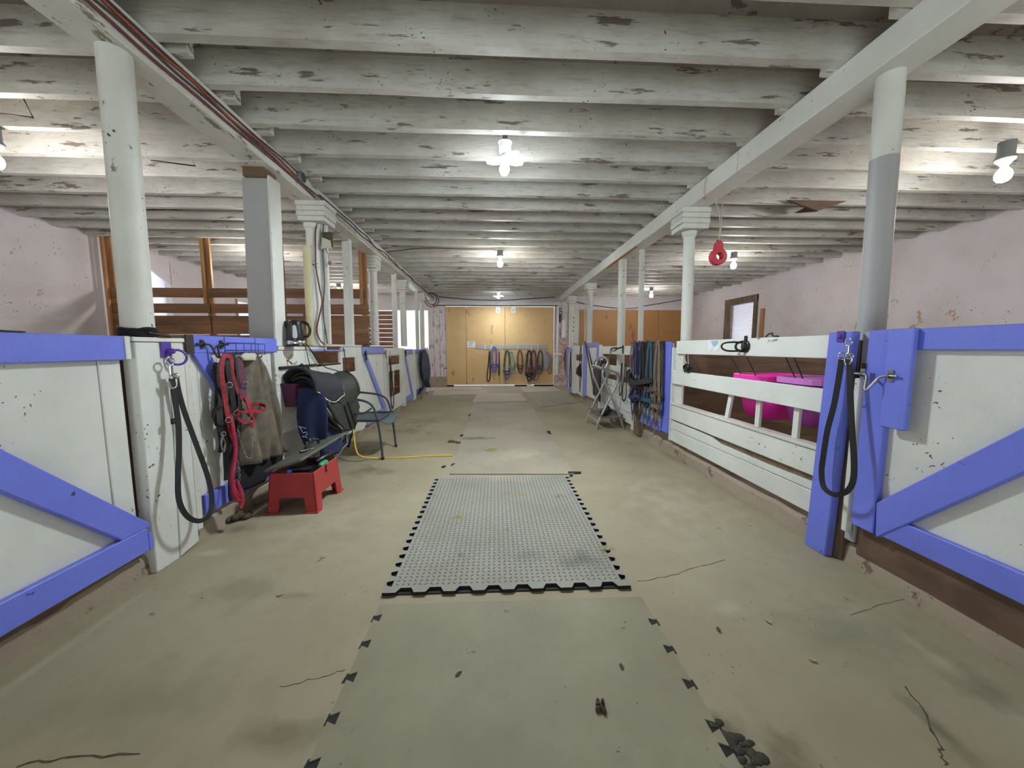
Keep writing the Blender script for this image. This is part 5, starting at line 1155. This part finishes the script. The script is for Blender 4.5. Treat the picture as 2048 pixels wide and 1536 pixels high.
halter('rope_halter', 'purple blue halter hanging second from the left on the hook rail', FD, -.04, 1.25, 1.5, 'purplew', G, w_, 'purplew', .05, 2, wk=1.7)
lead('lead_strap', 'straight black strap hanging between the purple and teal halters', 'strap', FD, .115, 1.12, .76, .012, .03, 'black', G, w_, 0, .004, False, .01)
halter('rope_halter', 'dark teal halter with ring hanging left of the centre seam', FD, .37, 1.14, 1.55, 'dgreen', G, w_, 'purplew', .12, 4, wk=1.7)
halter('rope_halter', 'pale green rope halter hanging just right of the centre seam', FD, .50, 1.10, 1.35, 'green', G, w_, 'green', .04, 5, wk=1.7)
halter('leather_bridle', 'black and brown bridle hanging in the middle of the hook rail', FD, .78, 1.14, 1.45, 'brown', G, w_, 'leather', .0, 6, 'bridle', wk=1.7)
lead('lead_strap', 'thin pale tan cord loop beside the black bridle on the hook rail', 'cord', FD, .98, 1.06, .55, .035, .016, 'tan', G, w_, 0, .006, False, .008)
halter('leather_bridle', 'tall black bridle right of the pale cord on the hook rail', FD, 1.08, 1.13, 1.5, 'black', G, w_, 'leather', .2, 7, 'bridle', wk=1.7)
t = lead('stirrup_strap', 'black strap with metal stirrup reaching down to the floor gap', 'stirrup', FD, 1.08, .62, .48, .05, .025, 'black', G, w_ + .01, 0, .012, False, .008)
obj('stirrup', MB().ring((1.09, YF - .12, .1), (.3, 1, 0), .05, .012, 16, 6), M['steel'], t)
halter('rope_halter', 'maroon rope halter with big hanging loop on the hook rail', FD, 1.22, 1.14, 1.7, 'maroon', G, w_, 'maroon', .1, 8, wk=1.7)
lead('lead_strap', 'maroon rope loop below the maroon halter on the plywood door', 'lead', FD, 1.28, .62, .42, .09, .024, 'maroon', G, w_ + .01, 0, .07, False, .016)
halter('rope_halter', 'dark green halter beside the grey bag on the hook rail', FD, 1.44, 1.14, 1.45, 'dgreen', G, w_, 'dgreen', .03, 9, wk=1.7)
fnb = lambda s, q: Vector((1.50 + (.10 + .19 * math.sin(PI * min(1, q * .8 + .1))) * s + .06 * q, YF - .1 - .07 * math.sin(PI * s), 1.12 - .62 * q + .10 * q * s))
tag(obj('mesh_bag', MB().grid(fnb, 12, 12), M['grey_cloth'], None, 0, .012), 'grey cloth bag hanging at the right end of the hook rail', 'bag', G)
lead('lead_strap', 'brown leather strap hanging behind the grey bag, far right', 'strap', FD, 1.70, 1.02, .62, .05, .02, 'brown', G, .03, .05, .01, False, .008)
# papers
for k, (x0, x1, z0, z1, lab) in enumerate(((.02, .15, 2.36, 2.525, 'left one of two small white papers at the top of the plywood door'), (.505, .64, 2.355, 2.525, 'right one of two small white papers at the top of the plywood door'), (-.905, -.65, 1.25, 1.445, 'small printed notice left of the hook rail on the plywood door'))):
    o = thing('notice', lab, 'notice', ((x0 + x1) / 2, YF - .042, z0), 'papers on the plywood door')
    obj('sheet', MB().box(x0, x1, YF - .046, YF - .041, z0, z1), M['paper'], o)
    if k == 2:
        b = MB()
        for i, (a, c_) in enumerate(((.02, .22), (.05, .2), (.03, .16), (.04, .21))): b.box(x0 + a, x0 + c_, YF - .0475, YF - .046, z1 - .035 - i * .035, z1 - .022 - i * .035)
        obj('print', b, M['ink'], o)
    else: obj('print', MB().box(x0 + .03, x1 - .03, YF - .0475, YF - .046, z0 + .05, z0 + .07).box(x0 + .03, x1 - .06, YF - .0475, YF - .046, z0 + .1, z0 + .115), M['ink'], o)
# electrical boxes right of the far door
t = thing('conduit', 'white vertical conduit pipe right of the plywood door', 'pipe', (1.98, YF - .08, .35))
obj('pipe', MB().tube([(1.985, YF - .13, .42), (1.985, YF - .13, 2.55)], .035, 10), M['wconduit'], t)
obj('bracket', MB().box(1.88, 2.12, YF - .17, YF - .06, 1.0, 1.08), M['wconduit'], t, .004)
obj('lower_board', MB().box(1.875, 2.0, YF - .095, YF - .06, .36, .98), M['white'], t)
t = thing('breaker_box', 'dark narrow box with white handle high beside the plywood door', 'box', (2.07, YF - .1, 2.02))
obj('box', MB().box(2.01, 2.10, YF - .14, YF - .05, 2.05, 2.5), M['blackp'], t, .004)
b = MB().tube(crv([(2.03, YF - .145, 2.46), (2.08, YF - .145, 2.45), (2.035, YF - .145, 2.38), (2.08, YF - .145, 2.34), (2.03, YF - .145, 2.31)], 4), .01, 6)
obj('white_mark', b, M['paper'], t)
t = thing('fuse_box', 'grey white electrical cabinet beside the farthest right post', 'cabinet', (2.2, YF - .1, 1.5))
obj('cabinet', MB().box(2.11, 2.24, YF - .15, YF - .045, 1.55, 2.12), M['wconduit'], t, .005)
obj('door', MB().box(2.125, 2.225, YF - .158, YF - .15, 1.57, 2.10), M['wconduit'], t, .003)
obj('riser', MB().tube([(2.175, YF - .09, 2.12), (2.175, YF - .09, 2.7)], .025, 8), M['wconduit'], t)
t = thing('panel_board', 'tall pale board with four dark rust holes behind the farthest right post', 'board', (2.52, YF - .05, 1.38))
obj('board', MB().box(2.36, 2.66, YF - .05, YF - .022, 1.38, 2.6), M['post'], t, .004)
for zz in (1.78, 1.9, 2.06, 2.2): obj('rust_hole', MB().lathe([(.03, 0), (.022, .006)], (2.5, YF - .05, zz), 10, (0, -1, 0)), M['rust'], t)

# ================================================================ RIGHT FRONTS: TACK
G = 'tack on the right stall fronts'
hu = [-4.98, -4.86, -4.74, -4.62, -4.50, -4.38, -4.26, -4.16]
spec = [('tan', 'brown', 'pale brown leather halter, farthest of the row on the blue door'), ('navy', 'navy', 'navy halter second from the far end of the row'), ('navy', 'leather', 'navy and black halter with steel snap in the row'), ('black', 'leather', 'black halter in the middle of the row, straps tangled'), ('black', 'brown', 'black halter with brown cheeks left of the teal one'), ('teal', 'teal', 'bright teal halter hanging in the row on the blue door'), ('brown', 'tan', 'dusty brown halter next to the teal one'), ('tan', 'brown', 'dusty tan halter nearest the camera on the blue stile')]
hr_ = thing('hook_rail', 'dark iron hook rail on the top of the blue door, right', 'rail', (1.94, 4.55, 1.29))
obj('bar', MB().box(1.935, 1.962, 4.1, 5.05, 1.285, 1.305), M['rust'], hr_)
for k, (m1, m2, lab) in enumerate(spec):
    obj('hook', MB().tube(crv([(1.935, -hu[k], 1.295), (1.91, -hu[k], 1.285), (1.895, -hu[k], 1.30)], 4), .006, 6), M['rust'], hr_)
    halter('halter', lab, FR, hu[k], 1.295, 1.3 + .12 * (k % 3), m1, 'row of halters on the right', .03 + .012 * (k % 2), m2, .14 + .07 * ((k * 5) % 3), 20 + k, wk=1.45)
    halter('halter', lab.replace('halter', 'lead and strap', 1) + ', hung behind', FR, hu[k] + .035, 1.28, 1.0 + .1 * (k % 2), m2, 'row of halters on the right', .02, m1, .22, 40 + k, 'strap', wk=1.6)
lead('lead_strap', 'black strap loop at the far end of the halter row', 'strap', FR, -5.25, 1.0, .56, .09, .024, 'black', G, .03, 0, .03, False)
lead('lead_strap', 'second black strap loop beside the far end of the halter row', 'strap', FR, -5.4, 1.0, .5, .05, .022, 'black', G, .035, 0, .02, False)
lead('rein_loop', 'black rein loop sagging below the halters over the wooden post', 'reins', FR, -4.80, .85, .34, .13, .02, 'leather', G, .05, 0, .1, False)
lead('rein_loop', 'dark strap loop hanging low before the blue diagonal', 'reins', FR, -4.42, .80, .32, .06, .02, 'leather', G, .05, 0, .04, False)
lead('rein_loop', 'pale tan lead with snap hanging lowest on the blue stile', 'lead', FR, -4.2, .85, .36, .035, .02, 'tan', G, .05, 0, .02, False)
t = thing('girth', 'black padded girth slung across under the row of halters', 'girth', FR(-4.6, .8, .06), G)
obj('strap', MB().ribbon(crv([FR(-5.1, .86, .05), FR(-4.95, .80, .09), FR(-4.7, .76, .11), FR(-4.45, .80, .10), FR(-4.25, .84, .06)], 6), (-1, 0, .3), .07, .02), M['black'], t)
obj('strap_end', MB().ribbon(crv([FR(-5.1, .9, .05), FR(-5.05, .85, .06), FR(-4.9, .84, .1)], 5), (-1, 0, .3), .09, .02), M['black'], t)
obj('buckle', MB().ring(FR(-4.62, .86, .12), (-1, 0, 0), .025, .005, 12, 6), M['steel'], t)
# hook with clip on the far panel rail
t = thing('tack_hook', 'black bridle bracket on the white rail behind the silver rack', 'hook', (1.93, 5.6, 1.2))
b = MB().tube(crv([(1.95, 5.72, 1.23), (1.86, 5.72, 1.22), (1.84, 5.66, 1.19), (1.84, 5.5, 1.19), (1.86, 5.44, 1.22), (1.95, 5.44, 1.24)], 5), .012, 6)
obj('bracket', b, M['blackp'], t); obj('stem', MB().box(1.94, 1.952, 5.42, 5.46, 1.14, 1.27), M['rust'], t)
t = lead('lead_strap', 'short tan lead with snap hanging left of the black bridle bracket', 'lead', FR, -6.0, 1.22, .26, .015, .02, 'tan', G, .02, -.06, .01, False)
obj('snap', MB().tube([FR(-6.05, .98, .03), FR(-6.06, .88, .03)], .012, 6), M['steel'], t)
# bridle hung on the far small panel
halter('leather_bridle', 'black leather bridle hanging on the far right panel with openings', FR, -8.1, 1.27, 1.7, 'leather', G, .02, 'black', .08, 61, 'bridle')
t = thing('bucket_strap', 'dark triangular leather muzzle hanging on the far right panel', 'muzzle', FR(-8.2, .75, .04), G)
obj('frame', MB().tube([FR(-8.4, .66, .05), FR(-8.1, .86, .04), FR(-8.02, .64, .05)], .018, 6, True), M['leather'], t)
obj('pouch', MB().prism([FR(-8.3, .64, .03), FR(-8.05, .64, .03), FR(-8.05, .80, .03), FR(-8.15, .82, .03)], (-.06, 0, 0)), M['leather'], t, .006)
lead('lead_strap', 'long black loop hanging on the last narrow right door', 'lead', FR, -9.2, 1.15, .9, .12, .045, 'black', G, .03, .06, .02, False, .012)
t = thing('leather_straps', 'bundle of brown leather straps at the end of the right stalls', 'straps', (2.05, 10.3, .4), G)
FS = Frame((2.06, 0, 0), (0, -1, 0), (-1, 0, 0))
for k in range(3): obj('strap', MB().ribbon(crv([FS(-10.28 - k * .07, 1.22, .0), FS(-10.3 - k * .07, .95, .02 + .02 * k), FS(-10.24 - k * .06, .6, .03), FS(-10.28 - k * .07, .35 + .1 * k, .02)], 5), (-.6, -1, 0), .03, .008), M[('brown', 'tan', 'leather')[k]], t)
obj('hook', MB().tube([(2.14, 10.38, 1.24), (2.06, 10.3, 1.22), (2.05, 10.29, 1.25)], .012, 6), M['rust'], t)
# rope from far post
tag(obj('rope', MB().tube(crv([(2.06, 8.3, 2.45), (2.0, 8.1, 1.9), (1.92, 7.7, 1.33)], 5), .012, 6).tube(crv([(2.13, 8.35, 2.45), (2.04, 8.1, 1.9), (1.92, 7.66, 1.34)], 5), .012, 6), M['rope']), 'pale double rope from the stained post down to the blue door', 'rope')
tag(obj('pitchfork_handle', MB().tube([(1.90, 7.62, 1.36), (1.86, 6.75, .5)], .016, 8), M['brown']), 'dark wooden handle leaning across the pale blue framed door', 'handle')
# black hook and torn sticker on the near right panel
p = at_x(1484, 693, 1.98)
t = thing('bridle_hook', 'black cast bridle hook on the top rail of the slatted panel', 'hook', p)
b = MB().lathe([(.05, 0), (.052, .006), (.04, .012), (.015, .016)], (1.99, p.y - .03, p.z), 18, (-1, 0, 0))
obj('plate', b, M['blackp'], t)
c0 = Vector((1.97, p.y - .02, p.z))
obj('loop', MB().tube(crv([c0 + Vector((0, 0, .03)), c0 + Vector((-.06, .04, .035)), c0 + Vector((-.10, .09, .025)), c0 + Vector((-.105, .10, -.01)), c0 + Vector((-.08, .06, -.035)), c0 + Vector((0, 0, -.035))], 5), .0075, 8), M['blackp'], t)
obj('loop', MB().tube(crv([c0 + Vector((0, 0, .04)), c0 + Vector((-.05, .0, .02)), c0 + Vector((-.05, 0, -.02)), c0 + Vector((0, 0, -.04))], 5), .009, 8), M['blackp'], t)
obj('screw_tab', MB().box(1.982, 1.99, p.y - .045, p.y - .015, p.z + .045, p.z + .085), M['blackp'], t)
p = at_x(1428, 692, 1.989)
t = thing('torn_sticker', 'torn pale sticker with light blue patch on the slatted panel rail', 'sticker', p)
y, z = p.y, p.z
obj('backing', MB().prism([(1.9885, y + .11, z + .05), (1.9885, y - .09, z + .055), (1.9885, y - .08, z - .02), (1.9885, y - .03, z - .055), (1.9885, y + .02, z - .02), (1.9885, y + .06, z - .06), (1.9885, y + .09, z)], (-.0015, 0, 0)), M['paper'], t)
obj('blue_patch', MB().prism([(1.9868, y + .05, z + .045), (1.9868, y - .07, z + .05), (1.9868, y - .05, z + .01), (1.9868, y - .0, z - .01)], (-.001, 0, 0)), M['sticker'], t)
t = thing('twine_knot', 'knot of black twine on the left end of the middle rail of the slatted panel', 'twine', at_x(1377, 738, 2.0))
c0 = at_x(1377, 737, 2.0)
b = MB()
for k in range(5): b.ring(c0 + Vector((random.uniform(-.01, .01), random.uniform(-.04, .04), random.uniform(-.01, .02))), (random.uniform(-1, 1), random.uniform(-1, 1), .6), .035, .008, 12, 5)
obj('knot', b, M['black'], t); obj('tie', MB().tube([c0, (2.005, 3.80, 1.17)], .004, 5).tube([c0, (2.005, 3.68, 1.17)], .004, 5), M['rope'], t)
p = at_x(1562, 664, 2.02)
t = thing('cord_end', 'bit of dark cord lying on the top rail of the slatted panel', 'cord', p)
obj('cord', MB().tube(crv([(2.0, 2.60, 1.306), (2.0, 2.57, 1.325), (2.0, 2.54, 1.33), (2.0, 2.53, 1.31), (2.0, 2.48, 1.306)], 5), .006, 6), M['leather'], t)

# ---- tubs behind the slatted panel
def tub(label, cx, cy, zt, a, bdep, h, m, mr, rope_ys):
    t = thing('feed_tub', label, 'tub', (cx, cy, zt - h), 'feed tubs behind the slatted panel')
    def rr(k, z, n=24):
        out = []
        for i in range(n):
            th = 2 * PI * i / n; c, s = math.cos(th), math.sin(th)
            out.append((cx + a * k * math.copysign(abs(c) ** .6, c), cy + bdep * k * math.copysign(abs(s) ** .6, s), z))
        return out
    n = 24; levels = [(.66, zt - h), (.72, zt - h + .02), (.98, zt), (.93, zt - .004), (.64, zt - h + .03)]
    b = MB(); vs = [p_ for k, z in levels for p_ in rr(k, z)]
    fs = [(l * n + i, l * n + (i + 1) % n, (l + 1) * n + (i + 1) % n, (l + 1) * n + i) for l in range(len(levels) - 1) for i in range(n)]
    fs += [tuple(range(n))[::-1], tuple(range((len(levels) - 1) * n, len(levels) * n))]
    b.add(vs, fs, True); obj('body', b, M[m], t)
    obj('rim', MB().ribbon(rr(1.02, zt - .012), (0, 0, 1), .03, .04, True), M[mr], t)
    b = MB()
    for yy in rope_ys: b.tube([(cx - a * .9, cy + (yy - cy) * .8, zt - .01), (2.03, yy, 1.25)], .005, 6)
    obj('cord', b, M['darkcab'], t)
tub('bright magenta plastic feed tub hanging behind the slatted panel', 2.42, 3.02, .985, .25, .24, .36, 'pink', 'pink', (3.12, 2.9))
tub('violet plastic feed tub hanging beside the blue post', 2.40, 2.50, 1.0, .25, .22, .34, 'violet', 'violetr', (2.5, 2.42))

# ---- silver folding rack
t = thing('folding_rack', 'silver tubular folding saddle rack with low tray by the right stalls', 'rack', (1.72, 5.5, 0))
r = .017
def rk(pts, name='leg'): return obj(name, MB().tube(crv(pts, 5), r, 8), M['alu'], t)
for y in (5.25, 5.82):
    rk([(1.50, y, 0), (1.535, y, .12), (1.66, y, .40), (1.80, y, .70), (1.82, y, .78), (1.78, y - .02, .86), (1.68, y - .02, .90), (1.57, y - .02, .93)])
    rk([(1.93, y, 0), (1.86, y, .2), (1.70, y, .55), (1.60, y, .78), (1.585, y, .88), (1.63, y, .95), (1.66, y, 1.02)])
obj('hoop', MB().tube(crv([(1.66, 5.25, 1.02), (1.67, 5.4, 1.08), (1.67, 5.68, 1.08), (1.66, 5.82, 1.02)], 6), r, 8), M['alu'], t)
obj('hoop', MB().tube(crv([(1.57, 5.23, .93), (1.55, 5.4, .95), (1.55, 5.65, .95), (1.57, 5.80, .93)], 6), r, 8), M['alu'], t)
obj('hoop', MB().tube(crv([(1.82, 5.25, .72), (1.84, 5.35, .86), (1.84, 5.7, .86), (1.82, 5.82, .72)], 6), r, 8), M['alu'], t)
obj('cross_bar', MB().tube([(1.535, 5.25, .12), (1.535, 5.82, .12)], r * .8, 8), M['alu'], t)
obj('cross_bar', MB().tube([(1.88, 5.25, .15), (1.88, 5.82, .15)], r * .8, 8), M['alu'], t)
obj('tray', MB().box(1.56, 1.90, 5.22, 5.85, .18, .2).box(1.56, 1.575, 5.22, 5.85, .2, .24).box(1.885, 1.90, 5.22, 5.85, .2, .24), M['greypl'], t, .003)
for k in range(3):
    c0 = (1.65 + .08 * k, 5.38 + .15 * k, .25); tt = thing('grooming_brush', ('black brush at the near end of the silver rack tray', 'black brush in the middle of the silver rack tray', 'black brush at the far end of the silver rack tray')[k], 'brush', c0, 'brushes on the rack tray')
    obj('handle', MB().tube([Vector(c0) + Vector((-.02, -.1, 0)), Vector(c0) + Vector((-.01, -.05, .02)), Vector(c0) + Vector((.01, .05, .02)), Vector(c0) + Vector((.02, .1, 0))], [.02, .035, .035, .02], 10), M['blackp'], tt)
    obj('bristles', MB().box(c0[0] - .03, c0[0] + .03, c0[1] - .08, c0[1] + .08, .202, .25), M['black'], tt)
hg = thing('girth_bundle', 'tall bundle of olive and brown girths hung behind the silver rack', 'girths', (1.88, 6.35, .3), G)
for k, (yy, m_) in enumerate(((6.30, 'olive'), (6.40, 'brown'), (6.22, 'leather'), (6.48, 'olive'))):
    obj('girth', MB().ribbon(crv([(1.90 - .015 * k, yy, .98), (1.86 - .015 * k, yy, .97), (1.85 - .015 * k, yy + .01, .8), (1.84 - .015 * k, yy - .01, .5), (1.85 - .015 * k, yy, .28 + .03 * k)], 5), (-1, 0, 0), .10, .02), M[m_], hg)
obj('peg', MB().tube([(1.955, 6.35, .98), (1.80, 6.35, .99)], .012, 8), M['rust'], hg)

# ---- dark rugs at the far end of the left stalls
hang('stable_rug', 'dark blue rug hanging at the far end of the left stalls', 'rug', M['rugc'], [(845, 851, 699, 699), (842, 855, 712, 710), (841, 859, 732, 730), (845, 858, 750, 750), (848, 856, 762, 765), (852, 855, 774, 775)], -1.80, .05, 2.2, .012, 18, 16, 12, amp=.035)
halter('halter', 'black halter hanging left of the dark blue rug, far left', FL, 8.75, 1.15, 2.0, 'black', None, .03, 'leather', .25, 71)
lead('lead_strap', 'red strap hanging right of the dark blue rug, far left', 'strap', FL, 9.85, 1.2, .5, .03, .05, 'red', None, .03, .0, .02, False)
t = lead('lead_strap', 'long black lead looped on the white stile beside the tall left opening', 'lead', FL, 6.3, 1.06, .88, .085, .035, 'black', None, .03, .02, .01, True, .008)
for k, yy in enumerate((5.22, 6.16, 7.5)):
    t = thing('door_latch', ('dark latch at the top corner of the blue braced left door', 'steel latch between blue braced left door and tall opening panel', 'dark latch on the second last left door')[k], 'latch', (-1.85, yy, 1.1))
    obj('plate', MB().box(-1.855, -1.845, yy - .03, yy + .05, 1.12, 1.17), M['rust' if k != 1 else 'steel'], t); obj('pin', MB().tube([(-1.84, yy, 1.19), (-1.838, yy + .01, 1.05)], .012, 6), M['rust' if k != 1 else 'steel'], t)

# ================================================================ FLOOR DEBRIS
def clump(name, label, cat, px, py, rad, n, m, straw=False, h=.012):
    c = at_z(px, py, 0.0); z0 = .0
    if abs(c.x - .06) < .62 and 1.69 < c.y < 3.3: z0 = .022
    elif abs(c.x - .1) < .6 and c.y < 8: z0 = .008
    b = MB()
    for i in range(n):
        a, rr = random.uniform(0, 2 * PI), rad * math.sqrt(random.random()); x, y = c.x + rr * math.cos(a), c.y + rr * math.sin(a)
        if straw:
            a2 = random.uniform(0, 2 * PI); l = random.uniform(.02, .05); b.tube([(x, y, z0 + .003), (x + l * .5 * math.cos(a2), y + l * .5 * math.sin(a2), z0 + random.uniform(.004, .02)), (x + l * math.cos(a2), y + l * math.sin(a2), z0 + .003)], .0016, 4)
        else:
            s = random.uniform(.35, 1) * rad * .5; b.ball((x, y, z0 + h * .4), (s, s * random.uniform(.6, 1), h), 8)
    return tag(obj(name, b, M[m]), label, cat)
o = clump('hay_tuft', 'small tuft of pale hay in the middle of the dusty mat', 'hay', 983, 902, .07, 60, 'hay', True); o['kind'] = 'stuff'
for px, py, lab in ((1038, 997, 'few hay bits near the centre of the diamond-plate mat'), (1115, 998, 'hay bits on the right part of the diamond-plate mat'), (1210, 1105, 'hay bits at the right edge of the diamond-plate mat'), (916, 1042, 'dark hay scrap on the left part of the diamond-plate mat')):
    o = clump('hay_scrap', lab, 'hay', px, py, .035, 14, 'hay', True); o['kind'] = 'stuff'
clump('dung_lump', 'dark lump of dung on the mat nearest the camera', 'lump', 1203, 1420, .022, 8, 'mud')
clump('mud_patch', 'dark mud beside the lower right notches in the foreground', 'mud', 1440, 1462, .035, 16, 'wetmud', False, .003)
clump('mud_patch', 'second dark mud patch at the bottom right edge of the near mat', 'mud', 1492, 1505, .045, 20, 'wetmud', False, .003)
clump('mud_patch', 'dark crumbs left of the long dusty mat', 'mud', 912, 884, .09, 14, 'mud', False, .008)
for px, py, lab in ((1625, 1323, 'thin dry leaf lying on the right foreground floor'), (560, 1192, 'thin dry leaf lying on the left foreground floor'), (1243, 1337, 'dark scrap on the mat nearest the camera'), (917, 1352, 'small reddish chip on the mat nearest the camera'), (1536, 1245, 'pale flake on the right foreground floor'), (1437, 1262, 'dark splinter on the floor right of the mats')):
    c = at_z(px, py, 0); a = random.uniform(0, 3)
    d, e = Vector((math.cos(a), math.sin(a), 0)) * .016, Vector((-math.sin(a), math.cos(a), 0)) * .007
    pts = [c + d, c + d * .4 + e, c - d * .5 + e * .8, c - d, c - d * .4 - e, c + d * .5 - e * .7]
    tag(obj('floor_scrap', MB().prism([p_ + Vector((0, 0, .0065)) for p_ in pts], (0, 0, .003)), M['hay' if 'flake' in lab or 'leaf' in lab else 'mud']), lab, 'scrap')
def crack(pts, wv=.004):
    P_ = []
    for (a, b_) in zip(pts, pts[1:]):
        A_, B_ = at_z(*a, 0), at_z(*b_, 0)
        for k in range(6): P_.append(A_.lerp(B_, k / 6) + Vector((random.uniform(-.006, .006), random.uniform(-.006, .006), .0008)))
    P_.append(at_z(*pts[-1], 0) + Vector((0, 0, .0008)))
    return obj('crack', MB().ribbon(P_, (0, 0, 1), [random.uniform(.15, .9) * wv for _ in P_], .0012), M['mud'], fl)
crack([(1275, 1163), (1330, 1155), (1400, 1133), (1450, 1120)]); crack([(1810, 1375), (1850, 1420), (1880, 1490), (1890, 1530)], .008)
crack([(40, 1530), (140, 1515), (280, 1508)], .008); crack([(560, 1375), (640, 1355), (690, 1340)], .003); crack([(1700, 1230), (1780, 1205), (1860, 1190)], .003); crack([(1090, 812), (1150, 806), (1178, 801)], .02)
